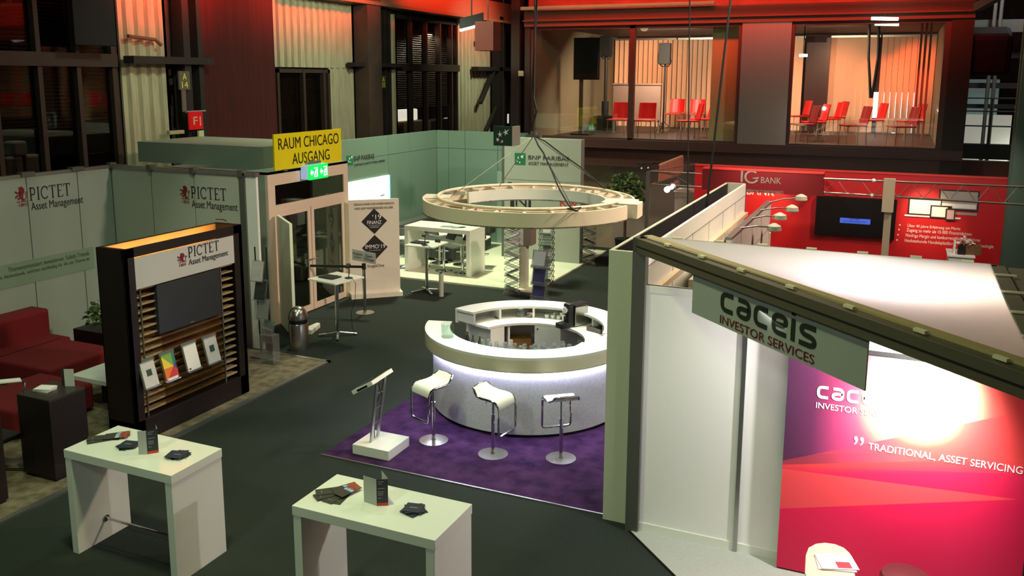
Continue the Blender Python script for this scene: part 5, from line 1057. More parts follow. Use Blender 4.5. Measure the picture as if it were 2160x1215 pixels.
arcring('left_cap', 1.10, 1.48, RTOP-.02, RTOP+.002, -167, -150, ring_m, t); arcring('right_cap', 1.05, 1.50, RTOP-.02, RTOP+.002, 0, 16, ring_m, t); arcring('right_end', 1.05, 1.56, RB, RTOP, -2.5, 0, ring_m, t); arcring('right_side', 1.50, 1.56, RB, RTOP, 0, 10, ring_m, t)
obj('ring_rail', MB().tube([P3(1.27, a_, RTOP+.02) for a_ in range(0, 360, 5)], .022, 10, close=True), ring_m, t, smooth=True)
for a_ in range(-160, 171, 15):
    if not -8 < a_ < 2: obj('spoke', MB().bar(P3(1.10, a_, RTOP-.03), P3(1.45, a_, RTOP-.03), .035, .05), ring_m, t)
obj('ballast', MB().obox(P3(1.36, -112, RTOP-.02), (.22, .07, .05), rz=R(-22)), M('ballast_brown', (120, 96, 60), .6), t)
hub = onY(1126, 287, 11.1); hz = hub.z
hb = obj('hub_plate', MB().obox(hub, (.22, .06, .03)).obox(hub+Z_*.03, (.08, .08, .06)), alu_dark, t)
obj('chain', MB().cyl(hub, (hub.x, hub.y, 9.6), .012, 6), dark_steel, t)
wires = MB()
for px, py in ((952, 414), (1053, 393), (1280, 398), (1210, 442)): e = G(px, py, RTOP+.02); wires.cyl(hub, e, .006, 6)
obj('wire', wires, M('wire_steel', (150, 150, 140), .3, .9), t)
obj('bulbs', (lambda b: [b.cyl(P3(1.27, a_, RB-.012), P3(1.27, a_, RB-.004), .04, 14) for a_ in (-150, -120, -90, -60, -30, 20, 50, 80, 110, 140)] and b)(MB()), M('downlight_glow', (255, 255, 255), .4, emit=(255, 250, 235), es=7), t)
for a_ in (-150, -120, -90, -60, -30, 20, 50, 80, 110, 140): p = P3(1.27, a_, RB-.02); spot('ring_downlight', p, (p.x, p.y, 0), 70, (1, .98, .92), 95, .9, .04)
pc = [onY(1128, 290, 11.0), onY(1136, 308, 10.9), onY(1146, 322, 10.7), onY(1163, 358, 10.4), onY(1178, 395, 10.1), onY(1200, 434, 9.9)]
one('power_cable', MB().tube(pc+[G(1206, 440, RTOP+.03), G(1225, 438, RTOP+.04), G(1218, 445, RTOP+.04), G(1198, 440, RTOP+.03)], .011, 8), cable_black, 'black power cable from hub plate down to front of the hanging ring', 'cable')
one('power_cable', MB().tube([onY(1129, 288, 11.1), onY(1150, 298, 11.2), onY(1185, 325, 11.5), onY(1225, 353, 11.9), onY(1270, 393, 12.1), G(1282, 402, RTOP+.02)], .010, 8), cable_black, 'black power cable from hub plate to the far right of the hanging ring', 'cable')
one('power_cable', MB().tube([(hub.x-.02, hub.y, 9.5), (hub.x+.04, hub.y+.02, 6.0), (hub.x-.03, hub.y, hz+.6), (hub.x+.05, hub.y-.02, hz+.35), (hub.x-.02, hub.y, hz+.12), (hub.x+.03, hub.y, hz+.02)], .014, 8), cable_black, 'black cable bundle coming down from the roof to the hub plate', 'cable')
# ================================================================== PARTITION RIGHT OF THE BAR
t = thing('partition_wall', 'long hollow partition wall with open black top right of the bar', 'booth wall', (-2.43, 11.4, 0))
pw = M('partition_white', (206, 208, 188), .55)
obj('end_panel', MB().box(-2.585, 8.24, 0, -2.29, 8.29, 2.9), pw, t); obj('left_skin', MB().box(-2.585, 8.29, 0, -2.55, 14.6, 2.9), pw, t); obj('right_skin', MB().box(-2.29, 8.29, 0, -2.255, 14.6, 2.9), white_panel, t)
obj('black_lining', MB().box(-2.55, 8.29, 2.0, -2.545, 14.6, 2.89).box(-2.295, 8.29, 2.0, -2.29, 14.6, 2.89).box(-2.55, 8.29, 2.3, -2.29, 14.6, 2.32), black_matt, t); obj('inner_ledge', MB().box(-2.255, 8.5, 2.38, -2.19, 14.5, 2.44), MATS.get('store_ledge') or M('store_ledge', (196, 178, 150), .6), t); obj('far_end', MB().box(-2.585, 14.55, 0, -2.255, 14.6, 2.9), pw, t)
obj('ties', (lambda b: [b.box(-2.55, y, 2.62, -2.29, y+.03, 2.66) for y in (9.2, 10.6, 12.2, 13.6)] and b)(MB()), dark_steel, t)
obj('seams', (lambda b: [b.box(-2.256, y, .1, -2.252, y+.015, 2.72) for y in (9.6, 10.6, 11.6, 12.6, 13.6)] and b)(MB()).box(-2.256, 8.3, 2.70, -2.252, 14.55, 2.715), M('seam_light', (150, 148, 140), .6), t)

# ================================================================== WHITE BOOTH WITH RED GRAPHIC (right front)
K = 8.16
wb = M('booth_white', (236, 234, 232), .6)
t = thing('exhibition_wall', 'tall white back wall of the booth with the slanted canopy', 'booth wall', (-.5, K, 0))
for x0, x1 in ((-2.17, -1.215), (-1.175, -.2), (-.19, .6), (.61, 1.3)): obj('panel', MB().box(x0, K, .1, x1, K+.04, 2.60), wb, t)
obj('skirting', MB().box(-2.17, K-.012, 0, 1.3, K+.04, .1), white_panel, t); obj('post', MB().box(-2.30, K-.06, 0, -2.17, K+.06, 3.07), alu_dark, t); obj('seam_post', MB().box(-1.215, K-.03, 0, -1.175, K+.02, 2.6), alu, t)
obj('top_rail', MB().box(-2.17, K-.01, 2.53, 1.3, K+.05, 2.60), white_panel, t)
obj('upper_panel', MB().box(-.2, K, 2.60, 1.3, K+.04, 3.0), wb, t)
t.location.x = -.5
for ch in t.children: pass
# red printed graphic wall standing in front
def graphic_mat():
    mt = M('red_light_graphic', (220, 30, 60), .6); nt = mt.node_tree; N = nt.nodes; Lk = nt.links; b = N['Principled BSDF']
    tc = N.new('ShaderNodeTexCoord'); sp = N.new('ShaderNodeSeparateXYZ'); Lk.new(tc.outputs['Object'], sp.inputs[0])
    def mth(op, a, c=None, v=None):
        n = N.new('ShaderNodeMath'); n.operation = op
        for i, q in enumerate((a, c)):
            if q is None: continue
            if isinstance(q, (int, float)): n.inputs[i].default_value = q
            else: Lk.new(q, n.inputs[i])
        return n.outputs[0]
    def ramp(f, stops):
        r = N.new('ShaderNodeValToRGB'); el = r.color_ramp.elements; el[0].position = stops[0][0]; el[0].color = lin(stops[0][1]); el[1].position = stops[-1][0]; el[1].color = lin(stops[-1][1])
        for p, c in stops[1:-1]: e_ = el.new(p); e_.color = lin(c)
        Lk.new(f, r.inputs[0]); return r.outputs[0]
    def mix(f, a, c, mode='MIX'):
        n = N.new('ShaderNodeMix'); n.data_type = 'RGBA'; n.blend_type = mode
        if isinstance(f, (int, float)): n.inputs[0].default_value = f
        else: Lk.new(f, n.inputs[0])
        for i, q in ((6, a), (7, c)):
            if isinstance(q, tuple): n.inputs[i].default_value = q
            else: Lk.new(q, n.inputs[i])
        return n.outputs[2]
    x, z = sp.outputs[0], sp.outputs[2]           # x: 0..2 from the left edge, z: 0..2.2 from the floor
    # printed picture: violet at upper left, red below, slanted lighter beams
    slant = mth('ADD', z, mth('MULTIPLY', x, -.20))
    lower = ramp(mth('DIVIDE', slant, 2.2), [(0, (206, 16, 70)), (.30, (222, 14, 74)), (.44, (232, 30, 80)), (.50, (236, 74, 66)), (.54, (226, 56, 78)), (1, (206, 40, 96))])
    upper = ramp(mth('DIVIDE', x, 2.0), [(0, (84, 44, 78)), (.12, (110, 44, 88)), (.28, (200, 60, 110)), (.5, (236, 90, 90)), (.7, (240, 86, 80)), (1, (232, 60, 66))])
    edge = mth('GREATER_THAN', mth('SUBTRACT', z, mth('ADD', 1.06, mth('MULTIPLY', x, .22))), 0.0)
    c1 = mix(edge, lower, upper)
    band = mth('MULTIPLY', mth('GREATER_THAN', mth('SUBTRACT', z, mth('ADD', 1.06, mth('MULTIPLY', x, .22))), 0.0), mth('LESS_THAN', mth('SUBTRACT', z, mth('ADD', 1.16, mth('MULTIPLY', x, .20))), 0.0))
    c2 = mix(mth('MULTIPLY', band, ramp_val(N, Lk, x)), c1, lin((92, 42, 74)))
    beam = mth('MULTIPLY', mth('GREATER_THAN', mth('SUBTRACT', z, mth('ADD', .62, mth('MULTIPLY', x, .26))), 0.0), mth('LESS_THAN', mth('SUBTRACT', z, mth('ADD', 1.02, mth('MULTIPLY', x, .05))), 0.0))
    c3 = mix(mth('MULTIPLY', beam, .35), c2, lin((250, 110, 80)))
    ray = mth('MULTIPLY', mth('LESS_THAN', mth('SUBTRACT', z, mth('ADD', 1.10, mth('MULTIPLY', x, .42))), 0.0), mth('GREATER_THAN', mth('SUBTRACT', z, mth('ADD', 1.04, mth('MULTIPLY', x, .16))), 0.0))
    c4 = mix(mth('MULTIPLY', ray, .35), c3, lin((240, 70, 72)))
    # printed beam centre, with the lamp's glare painted in as pale warm colour
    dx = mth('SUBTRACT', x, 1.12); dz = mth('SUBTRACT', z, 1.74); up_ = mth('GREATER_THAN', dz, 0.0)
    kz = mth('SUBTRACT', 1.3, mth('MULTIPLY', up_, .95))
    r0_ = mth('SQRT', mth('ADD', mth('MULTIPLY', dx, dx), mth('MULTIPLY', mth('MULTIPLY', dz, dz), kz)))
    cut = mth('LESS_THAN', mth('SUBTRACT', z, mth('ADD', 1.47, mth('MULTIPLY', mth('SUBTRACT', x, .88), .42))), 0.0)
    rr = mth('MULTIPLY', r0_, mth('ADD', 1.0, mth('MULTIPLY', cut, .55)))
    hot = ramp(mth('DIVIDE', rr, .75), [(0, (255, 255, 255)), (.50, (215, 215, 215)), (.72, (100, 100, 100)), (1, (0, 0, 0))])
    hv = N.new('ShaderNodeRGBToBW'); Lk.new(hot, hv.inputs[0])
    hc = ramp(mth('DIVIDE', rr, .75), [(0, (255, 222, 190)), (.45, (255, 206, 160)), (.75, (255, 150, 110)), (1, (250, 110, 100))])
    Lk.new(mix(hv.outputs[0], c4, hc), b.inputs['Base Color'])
    nz = N.new('ShaderNodeTexNoise'); nz.inputs['Scale'].default_value = 220; Lk.new(tc.outputs['Object'], nz.inputs['Vector'])
    return mt
def ramp_val(N, Lk, x):
    r = N.new('ShaderNodeValToRGB'); r.color_ramp.elements[0].position = .0; r.color_ramp.elements[0].color = (.8, .8, .8, 1); r.color_ramp.elements[1].position = .5; r.color_ramp.elements[1].color = (0, 0, 0, 1)
    n = N.new('ShaderNodeMath'); n.operation = 'DIVIDE'; n.inputs[1].default_value = 2.0; Lk.new(x, n.inputs[0]); Lk.new(n.outputs[0], r.inputs[0]); return r.outputs[0]
GX0, GX1, GY_, GT = -.78, 1.22, 8.0, 2.21
t = thing('graphic_wall', 'red and violet light beam graphic wall with white lettering', 'graphic wall', (GX0, GY_, 0))
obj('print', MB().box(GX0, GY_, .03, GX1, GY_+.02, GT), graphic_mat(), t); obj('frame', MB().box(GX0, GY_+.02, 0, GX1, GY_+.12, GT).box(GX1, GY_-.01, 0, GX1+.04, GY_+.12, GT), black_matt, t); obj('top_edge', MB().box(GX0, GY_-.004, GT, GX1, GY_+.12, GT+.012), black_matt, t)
wt = M('white_letter_foil', (255, 255, 255), .6)
glyph(caceis_bm(), (-.52, GY_, 1.755), X_, Z_, .66, .16, wt, t, 'lettering')
texts([('INVESTOR SERVICES', (-.52, GY_, 1.66), X_, Z_, .055, .68), ('„', (-.18, GY_, 1.37), X_, Z_, .08, .08), ('TRADITIONAL, ASSET SERVICING', (-.06, GY_, 1.335), X_, Z_, .075, 1.2)], wt, t)
# canopy: beams, white fabric, hanging sign
d45 = Vector((1, -1, 0)).normalized(); n45 = Vector((-1, -1, 0)).normalized()
A = Vector((-2.25, K, 0)); LEN = 4.33; Bp = A+d45*LEN; Cc = Vector((Bp.x, K, 0))
t = thing('canopy', 'three-sided canopy with white fabric and dark beams over the red graphic booth', 'canopy', (A.x, A.y, 2.92))
bm_ = M('beam_taupe', (104, 98, 80), .5, .2)
obj('front_beam', MB().bar(A+Z_*2.995, Bp+Z_*2.995, .10, .145), bm_, t, bevel=.004); obj('beam_groove', MB().bar(A+n45*.052+Z_*2.99, Bp+n45*.052+Z_*2.99, .006, .012), black_matt, t)
obj('upper_profile', MB().bar(A-n45*.09+Z_*3.075, Bp-n45*.09+Z_*3.075, .085, .02), M('beam_tan', (190, 172, 120), .5), t)
obj('back_beam', MB().bar(A+Z_*3.02, Cc+Z_*3.02, .09, .10), alu_dark, t); obj('side_beam', MB().bar(Cc+Z_*3.0, Bp+Z_*3.0, .12, .14).bar(Cc+Z_*3.0+X_*.17, Bp+Z_*3.0+X_*.17, .16, .12), M('beam_grey_brown', (134, 128, 112), .5, .2), t)
fab = fabricmat('canopy_fabric', (244, 236, 230), .62)
def sag(u, v):
    # u along the back edge from the tip, v from the back edge to the slanted beam
    p = A+X_*(Cc.x-A.x)*u; q = A+d45*LEN*u; r_ = p.lerp(q, v); r_.z = 3.085-.11*math.sin(pi*v)*u*math.sin(pi*min(1, u*.98)); return r_
mbf = MB(); mbf.grid(lambda u, v: sag(.03+.955*u, .01+.955*v), 24, 16); obj('fabric', mbf, fab, t, smooth=True, recalc=False)
tape = M('tape_cream', (246, 238, 200), .6)
for k in (.12, .25, .38, .52, .66, .8, .93):
    for P_, Q_ in ((A, Bp), (A, Cc)): p = P_.lerp(Q_, k); obj('hook_tape', MB().obox((p.x, p.y, 3.088), (.09, .03, .02), rz=R(-45) if Q_ is Bp else 0), tape, t)
for k in (.15, .35, .55, .75, .95): p = Cc.lerp(Bp, k); obj('hook_tape', MB().obox((p.x+.02, p.y, 3.085), (.16, .025, .012)), tape, t)

sgn_m = M('sign_grey_board', (172, 178, 172), .75)
s0 = Vector((-1.575, 7.495, 0)); s1 = Vector((-.095, 6.015, 0)); o_ = n45*.01
t = thing('hanging_sign', 'long grey sign board under the slanted beam with dark lettering', 'sign', (s0.x, s0.y, 2.55)); 
obj('board', MB().slab([s0+Z_*2.555, s1+Z_*2.555, s1+Z_*2.915, s0+Z_*2.915], -n45*.012), sgn_m, t)
obj('clip', MB().bar(s0+d45*.1+Z_*2.92, s0+d45*.6+Z_*2.92, .012, .02).bar(s0+d45*.75+Z_*2.92, s0+d45*1.5+Z_*2.92, .012, .02), white_ink, t)
W = (s1-s0).length
glyph(caceis_bm(), s0+d45*.432+Z_*2.685, d45, Z_, W*.562, .228, M('anthracite_letter', (52, 54, 48), .9, spec=.1), t, 'lettering'); texts([('INVESTOR SERVICES', s0+d45*.436+Z_*2.58, d45, Z_, .07, W*.555)], ink_red, t)
# lamps of this booth
def arm_spot(base, head, tgt, power, label, ang=60, col=(1, .93, .84)):
    t = thing('arm_spotlight', label, 'spotlight', base); b_, h_, g_ = Vector(base), Vector(head), Vector(tgt); d = (g_-h_).normalized()
    obj('arm', MB().tube([b_, b_.lerp(h_, .5)+Z_*.03, h_], .008, 8), alu, t); obj('head', MB().tube([h_-d*.07, h_+d*.02, h_+d*.05], .05, 14), alu, t, smooth=True); obj('bulb', MB().cyl(h_+d*.051, h_+d*.055, .042, 14), M('halogen_glow', (255, 255, 255), .4, emit=(255, 245, 225), es=12), t)
    spot('arm_light', h_+d*.07, tgt, power, col, ang, .7, .03)
area('canopy_light', (-.1, 7.2, 2.55), (-.1, 7.2, 4), .5, 14, (.88, .84, 1)); area('canopy_light', (.5, 7.2, 2.6), (.4, 7.2, 4), .5, 8, (1, .90, .68))
area('canopy_light', (-.5, 7.0, 2.84), (-.6, 7.6, 0), .9, 6, (1, .97, .93), 160)
spot('graphic_spot', (.42, 7.36, 2.40), (.34, 8.0, 1.80), 260, (1, .96, .90), 84, 1.0, .05); spot('graphic_spot', (.42, 7.36, 2.42), (-.5, 8.0, 1.6), 200, (1, .97, .93), 165, .6, .05); spot('graphic_spot', (.9, 6.6, 2.80), (.5, 8.0, .9), 22, (1, .90, .84), 80, 1.0, .08)
spot('wall_spot', (-.9, 7.0, 2.8), (-1.6, K, 1.1), 12, (1, .98, .95), 75, .9, .06)
# floor, small table, magazine, stool
gcar = M('light_grey_carpet', (176, 178, 174), .95, noise=.06, ns=60, spec=.1)
t = thing('booth_carpet', 'light grey carpet of the red graphic booth', 'carpet', (-.5, 6.6, 0)); obj('pile', MB().prism([(-2.26, 8.12), (1.5, 4.36), (1.5, 8.2), (-2.26, 8.2)], 0, .012), gcar, t); obj('edge', MB().bar((-2.27, 8.12, .008), (1.5, 4.35, .008), .012, .016), black_matt, t)
t = thing('side_table', 'small beige rounded table holding a magazine', 'table', (-.26, 6.95, .012))
prof = [(-.46, 7.02), (-.45, 7.15), (-.40, 7.24), (-.33, 7.29), (-.25, 7.30), (-.18, 7.27), (-.13, 7.2), (-.10, 7.1), (-.06, 6.75), (-.10, 6.62), (-.2, 6.55), (-.32, 6.55), (-.41, 6.62), (-.44, 6.75)]
bt = M('beige_table', (206, 190, 170), .5); obj('top', MB().prism(prof, .72, .75), bt, t, bevel=.006); obj('pedestal', MB().prism([(p[0]*.8-.05, (p[1]-6.92)*.8+6.92) for p in prof], .03, .72), bt, t); obj('plinth', MB().prism([(p[0]*.7-.08, (p[1]-6.92)*.7+6.92) for p in prof], .012, .03), black, t)
for i, rz in enumerate((-14, -8)):
    c = G(1762, 1187, .76); t = thing('magazine', ('lower', 'upper')[i]+' white magazine on the beige table below the red graphic', 'magazine', (c.x, c.y, .751+.009*i)); obj('cover', MB().obox((c.x+.01*i, c.y+.01*i, .755+.009*i), (.22, .29, .007), rz=R(rz-62)), M('magazine_white', (236, 224, 226), .4), t)
    if i: Mx = Matrix.Rotation(R(rz-62), 3, 'Z'); q = Mx @ Vector((.05, .04, 0)); obj('red_block', MB().obox((c.x+.01+q.x, c.y+.01+q.y, .7682), (.09, .11, .0012), rz=R(rz-62)), M('red_block_print', (206, 44, 62), .5), t)
c = G(1912, 1210, .52); t = thing('pouf', 'dark red leather pouf cut by the bottom edge', 'stool', (c.x, c.y, .012)); obj('cushion', MB().lathe((c.x, c.y, .30), [(.17, 0), (.20, .02), (.205, .17), (.19, .205), (.10, .22), (.004, .223)], 36), M('wine_leather', (92, 44, 48), .35), t, smooth=True); obj('base', MB().lathe((c.x, c.y, .012), [(.15, 0), (.17, .29)], 30), black, t)

# ================================================================== STORE ROOM BEHIND THE WHITE WALL
t = thing('exhibition_wall', 'white partition with round arm lamps left of the red bank wall', 'booth wall', (-1.55, 12, 0))
ww = M('warm_white_wall', (206, 194, 184), .6); obj('panel', MB().box(-1.62, 9.3, 0, -1.57, 12.4, 2.9), ww, t); obj('top_rail', MB().box(-1.63, 9.3, 2.9, -1.56, 12.4, 2.93), alu, t); obj('seam', MB().box(-1.568, 9.3, 2.55, -1.566, 12.4, 2.565), M('seam_light', (150, 148, 140), .6), t)
one('storage_floor', MB().box(-2.25, 8.3, 0, -1.63, 14.5, .02), M('store_floor', (150, 140, 118), .7), 'pale floor of the store room behind the white wall', 'floor panel')
cabm = M('store_cabinet', (196, 192, 168), .5)
for i, (y, h_, w_) in enumerate(((9.0, 1.9, .5), (10.2, 2.22, .5), (11.4, 2.3, .5), (12.8, 2.34, .5))):
    t = thing('store_cabinet', ('low cabinet nearest the canopy in the store room', 'first tall cream cabinet in the store room', 'second tall cream cabinet in the store room', 'farthest cream cabinet in the store room')[i], 'cabinet', (-2.0, y, .02)); obj('body', MB().box(-2.2, y, .02, -2.2+w_, y+.7, h_), cabm, t, bevel=.005); obj('door', MB().box(-2.2+w_, y+.02, .06, -2.2+w_+.015, y+.68, h_-.03), cabm, t); obj('knob', MB().ball((-2.2+w_+.02, y+.1, h_-.2), .02), alu, t)
one('store_table', MB().box(-2.2, 8.35, 1.98, -1.75, 8.9, 2.0).box(-2.2, 8.4, .02, -2.15, 8.85, 1.98).box(-1.8, 8.4, .02, -1.75, 8.85, 1.98), M('store_shelf', (224, 214, 180), .5), 'cream shelf top seen through the gap below the canopy tip', 'shelf')
area('store_light', (-1.9, 11.0, 6.8), (-1.9, 11, 0), .6, 90, (1, .9, .66), 120)
for i, (px, py) in enumerate(((1690, 417), (1671, 440), (1645, 457), (1633, 480))):
    y = 12.2-.75*i; b_ = Vector((-1.58, y, 2.93)); h_ = onY(px, py, y+.25); t = thing('arm_lamp', ('farthest', 'second', 'third', 'nearest')[i]+' round grey arm lamp on the white partition before the red bank wall', 'lamp', b_)
    obj('arm', MB().tube([b_, b_.lerp(h_, .5)+Z_*.02, h_], .009, 8), alu, t); obj('shade', MB().lathe((h_.x, h_.y, h_.z-.03), [(.02, .08), (.075, .05), (.085, 0), (.06, -.01)], 20), M('lamp_grey', (178, 172, 156), .5), t, smooth=True)

# ================================================================== RED BANK BOOTH
IY = 18.3
t = thing('exhibition_wall', 'bright red booth wall with bank lettering and bullet list', 'booth wall', (-.5, IY, 0))
obj('panel', MB().box(-3.9, IY, 0, 3.6, IY+.08, 2.79), red_paint, t); obj('top_edge', MB().box(-3.9, IY-.02, 2.79, 3.6, IY+.1, 2.82), M('red_edge', (226, 60, 56), .5), t)
wr = M('wall_white_ink', (246, 232, 226), .6); P = lambda px, py: onY(px, py, IY)
rows = [('Über 40 Jahre Erfahrung am Markt', 1914, 479, 2025, 491), ('Zugang zu mehr als 15 000 Finanzmärkten', 1912, 489, 2049, 503), ('Niedrige Margin und konkurrenzfähige Gebühren', 1910, 500, 2067, 514), ('Hochstehende Handelsplattform, High-End Technologie', 1908, 511, 2095, 527)]
ln = []
for s_, x0, y0, x1, y1 in rows: a, e = P(x0, y0), P(x1, y1); ln.append((s_, (a.x, IY, a.z-.01), X_, Z_, .082, e.x-a.x)); ln.append(('•', (a.x-.15, IY, a.z+.02), X_, Z_, .03, .03))
texts(ln, wr, t)
a = P(1575, 411); texts([('BANK', (a.x, IY, a.z+.01), X_, Z_, .19, .55)], wr, t)
# printed devices picture
dvs = thing('device_picture', 'picture of monitor, laptop, tablet and phone on the red wall', 'picture', (.8, IY, 2.0))
def pl(nm, x0, y0, x1, y1, mt, off): a, e = P(x0, y0), P(x1, y1); return obj(nm, MB().box(a.x, IY-off-.006, e.z, e.x, IY-off, a.z), mt, dvs)
dk = M('device_dark', (34, 26, 28), .5); sw = M('device_white', (244, 240, 236), .5); sgy = M('device_grey', (166, 160, 152), .5)
pl('monitor', 1982, 399, 2063, 447, dk, .002); pl('monitor_screen', 1985, 402, 2060, 443, sgy, .008); pl('monitor_rows', 1987, 428, 2058, 441, sw, .012); pl('monitor_foot', 2010, 447, 2060, 455, sgy, .002)
pl('laptop', 1917, 417, 1984, 455, dk, .016); pl('laptop_screen', 1920, 420, 1982, 453, sw, .022); pl('laptop_base', 1908, 455, 2026, 459, sw, .022)
pl('tablet', 1963, 432, 2006, 461, dk, .030); pl('tablet_screen', 1966, 435, 1997, 458, sw, .036); pl('phone', 1995, 439, 2013, 465, dk, .044); pl('phone_screen', 1998, 442, 2011, 462, M('phone_print', (206, 170, 168), .5), .05)
t = thing('wall_television', 'large black television with blue message on the red wall', 'television', (-.7, IY-.08, 1.5)); a, e = P(1724, 411), P(1886, 504)
obj('panel', MB().box(a.x, IY-.12, e.z, e.x, IY-.02, a.z), M('tv_black', (14, 11, 14), .25), t, bevel=.006); b0_, b1_ = P(1773, 457), P(1836, 472); ms = obj('message', MB().box(b0_.x, IY-.126, b1_.z, b1_.x, IY-.121, b0_.z), M('tv_blue', (60, 90, 200), .4, emit=(70, 100, 210), es=.6), t)
texts([('Kein Signal', (b0_.x+.18, IY-.127, b1_.z+.08), X_, Z_, .03, .18), ('Bitte Quelle und Kabel prüfen', (b0_.x+.06, IY-.127, b1_.z+.03), X_, Z_, .025, .42)], ink, ms)
# header fascia with lettering
HY = 16.2; P = lambda px, py: onY(px, py, HY)
a, e = P(1482, 356), P(1738, 366); z0 = P(1700, 412).z
t = thing('header_fascia', 'dark red header board with silver bank lettering', 'sign', ((a.x+e.x)/2, HY, z0)); obj('board', MB().box(a.x, HY, z0, e.x, HY+.25, a.z), M('fascia_red', (112, 8, 18), .5), t); obj('top_edge', MB().box(a.x, HY-.01, a.z, e.x, HY+.26, a.z+.02), MATS['red_edge'], t)
for bx_ in (a.x+.1, e.x-.16): obj('bracket', MB().box(bx_, HY+.25, z0+.02, bx_+.06, IY-.02, z0+.08), MATS['red_edge'], t)
sv = M('silver_letter', (170, 164, 152), .35, .5); i0, i1 = P(1562, 386), P(1567, 362); bm2 = bmesh.new(); rect2(bm2, 0, .06, .13, 1.0); ribbon(bm2, [(.72+.42*cos(R(q)), .5+.46*sin(R(q))) for q in range(48, 345, 11)], .13); poly2(bm2, [(.72, .42), (1.2, .52), (1.16, .38), (.9, .36)])
g1 = P(1601, 377); glyph(bm2, (i0.x, HY, i0.z), X_, Z_, g1.x-i0.x, i1.z-i0.z+.03, sv, t, 'lettering'); b0_, b1_ = P(1605, 386), P(1648, 378); texts([('BANK', (b0_.x, HY, b0_.z), X_, Z_, .11, b1_.x-b0_.x), ('A DIFFERENT WAY TO TRADE THE MARKETS', (i0.x+.05, HY, i0.z-.16), X_, Z_, .05, b1_.x-i0.x)], sv, t)
# aluminium ladder truss with front post
TY = 14.0; P = lambda px, py: onY(px, py, TY); m_al = M('truss_alu', (186, 176, 166), .3, .9)
t = thing('ladder_truss', 'aluminium ladder truss crossing in front of the red bank wall', 'truss', (.3, TY, 2.2)); up0, up1, lo0, lo1 = P(1738, 377), P(2175, 395), P(1738, 406), P(2175, 433)
b = MB().cyl(up0, up1, .015, 10).cyl(lo0, lo1, .015, 10)
for k in range(8): b.cyl(lo0.lerp(lo1, k/8), up0.lerp(up1, (k+.55)/8), .006, 6); b.cyl(up0.lerp(up1, (k+.55)/8), lo0.lerp(lo1, (k+1)/8), .006, 6)
obj('chords', b, m_al, t); q0 = P(1880, 380); obj('post', MB().box(q0.x-.06, TY-.05, 0, q0.x+.04, TY+.05, q0.z+.02), M('post_pale', (176, 160, 140), .5), t); obj('wrap', MB().obox((q0.x-.02, TY-.06, q0.z-.22), (.16, .04, .5)), M('wrap_pale', (196, 182, 160), .8), t)
for i, (px, py) in enumerate(((1843, 381), (1840, 412))): h_ = P(px, py); t2_ = thing('truss_spotlight', ('upper', 'lower')[i]+' small spotlight on the ladder truss left of its post', 'spotlight', h_); obj('arm', MB().cyl(h_, h_+X_*.22, .014, 8), alu, t2_); obj('bulb', MB().ball(h_, .03), M('halogen_glow', (255, 255, 255), .4), t2_)
spot('wall_spot', (-2.2, 17.3, 2.62), (-2.45, IY, 1.9), 55, (1, .62, .30), 70, .8, .04); spot('wall_spot', (.35, 17.4, 2.7), (.55, IY, 2.0), 75, (1, .72, .42), 62, .9, .04); spot('booth_light', (-2.2, 15.4, 3.7), (-1.9, 18.3, 1.5), 110, (1, .86, .72), 95, .8, .04); spot('booth_light', (1.0, 15.4, 3.7), (.9, 18.3, 1.5), 110, (1, .86, .72), 95, .8, .04)
# things standing on the booth counter
t = thing('booth_counter', 'white booth counter in front of the red bank wall', 'counter', (1.35, 17.3, 0)); c0, c1 = onY(2002, 537, 17.2), onY(2053, 541, 17.2)
obj('body', MB().box(c0.x, 17.2, 0, c1.x, 17.8, c0.z-.03), white_panel, t); obj('top', MB().box(c0.x-.03, 17.17, c0.z-.03, c1.x+.03, 17.83, c0.z), white_panel, t)
zc = c0.z; one('folder', MB().obox((c0.x+.08, 17.35, zc+.12), (.03, .18, .24)), white_panel, 'white folder standing at the left on the bank booth counter', 'folder'); one('storage_box', MB().obox((c0.x+.2, 17.35, zc+.08), (.12, .16, .16)), black, 'small black box beside the white folder on the bank booth counter', 'box')
q = Vector(((c0.x+c1.x)/2+.15, 17.45, zc)); t = thing('flower_basket', 'brown basket with pale flowers on the bank booth counter', 'basket', q); obj('basket', MB().obox(q+Z_*.08, (.34, .24, .16)), M('basket_brown', (104, 74, 44), .8, noise=.3, ns=40), t); fl = M('pale_flowers', (214, 206, 196), .7, noise=.3, ns=20); obj('flowers', leafcluster(q+Vector((-.08, 0, .2)), .14, 60, fl, 12, .07), fl, t, recalc=False)
# right-hand neighbour booth, mostly hidden
one('exhibition_wall', MB().box(2.1, 9.5, 0, 6, 9.6, 1.9), red_paint, 'red low wall at the right edge beside the canopy', 'booth wall')

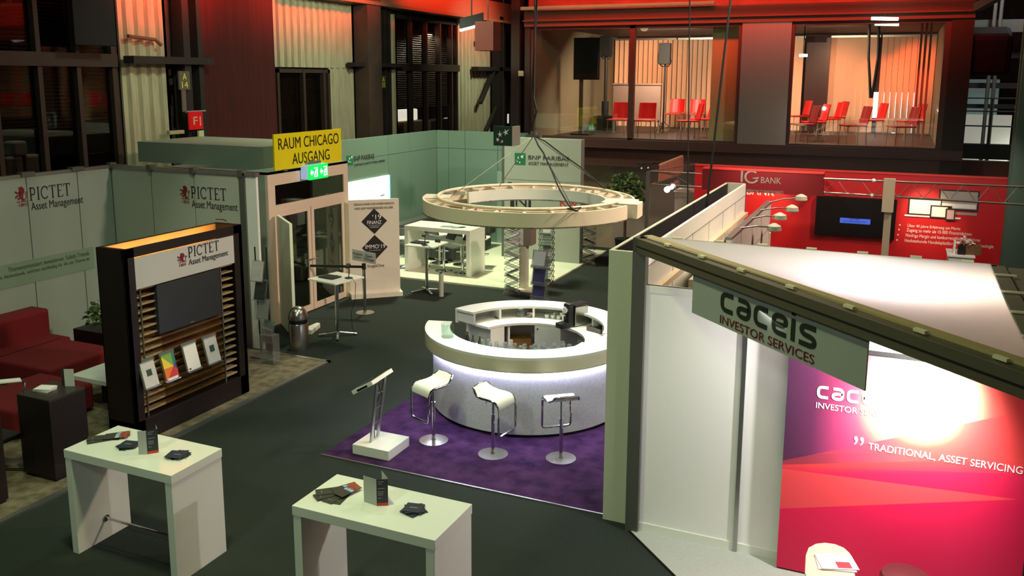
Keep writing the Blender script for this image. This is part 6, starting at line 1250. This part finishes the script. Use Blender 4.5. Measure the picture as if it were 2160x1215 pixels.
# ================================================================== SMALL TRUSS BOOTH LEFT OF THE RED WALL
SY = 18.0; P = lambda px, py, y=SY: onY(px, py, y)
t = thing('truss_stand', 'thin aluminium truss frame with post left of the red wall', 'truss', (P(1366, 400).x, SY, 0)); pp = P(1368, 362)
b = MB().box(pp.x-.04, SY-.04, 0, pp.x+.04, SY+.04, pp.z)
pts = [(1372, 361, 1480, 366), (1374, 388, 1480, 394)]
for x0, y0, x1, y1 in pts: b.cyl(P(x0, y0), P(x1, y1), .013, 8)
for x0, y0, x1, y1 in ((1372, 361, 1470, 346), (1374, 388, 1445, 366), (1374, 388, 1420, 394), (1430, 374, 1460, 392)): b.cyl(P(x0, y0), P(x1, y1, SY+1.2), .012, 8)
obj('frame', b, m_al, t)
c_ = [P(1391, 348, 18.4), P(1439, 329, 19.6), P(1439, 363, 19.6), P(1388, 386, 18.4)]; t = thing('slatted_sign', 'pinkish slatted board on the thin truss frame', 'sign', c_[0]); obj('board', MB().slab(c_, (.02, .04, 0)), M('pink_slats', (176, 110, 92), .6, noise=.15, ns=18, stretch=(1, 1, .1)), t); obj('cap', MB().bar(c_[0], c_[1], .04, .03), M('pink_cap', (206, 150, 124), .5), t)
for i, (px, py, lab) in enumerate(((1407, 400, 'big round glowing spotlight under the slatted board'), (1417, 395, 'smaller round glowing spotlight under the slatted board'), (1352, 352, 'black ceiling spotlight left of the thin truss post'), (1366, 351, 'lit black ceiling spotlight above the thin truss post'))):
    h_ = P(px, py, 17.9 if i < 2 else 20.5); t = thing('spotlight', lab, 'spotlight', h_)
    if i < 2: obj('lens', MB().ball(h_, .065 if i == 0 else .045), M('soft_glow', (255, 255, 255), .5, emit=(235, 225, 250), es=2.4), t); obj('housing', MB().tube([h_+Vector((.02, .05, .02)), h_+Vector((.06, .25, .08))], .06, 12), alu, t)
    else: obj('housing', MB().tube([h_+Z_*.02, h_-Z_*.06+X_*.04], .06, 12), black, t); obj('bracket', MB().box(h_.x-.1, h_.y-.02, h_.z+.05, h_.x+.1, h_.y+.02, h_.z+.08).cyl((h_.x, h_.y, h_.z+.06), (h_.x, 21.9, 2.45), .012, 6), black, t); obj('lens', MB().ball(h_+Vector((.03, -.05, -.03)), .022), M('halogen_glow', (255, 255, 255), .4), t)
c0 = P(1450, 405, 18.8); t = thing('counter_box', 'pale lit counter box glimpsed under the thin truss frame', 'counter', (c0.x, c0.y, 0)); obj('body', MB().box(c0.x-.25, 18.7, 0, c0.x+.3, 19.2, c0.z), M('counter_cream', (206, 188, 170), .6), t); obj('top', MB().box(c0.x-.27, 18.68, c0.z, c0.x+.32, 19.22, c0.z+.03), M('counter_lit', (250, 245, 235), .5), t)
for (xa, ya, xb, yb, ym, lab) in ((1455, 0, 1449, 560, 12.5, 'thin dark cable dropping into the hollow partition, left one'), (1541, 0, 1483, 500, 12.0, 'thin slanting dark cable dropping into the hollow partition, right one')):
    pA = onY(xa, ya, ym); pB = onY(xb, yb, ym); mid = pA.lerp(pB, .6)
    one('power_cable', MB().tube([pA+(pA-pB).normalized()*2.5, pA, mid, pB], .010 if xa < 1500 else .016, 8), cable_black, lab, 'cable')
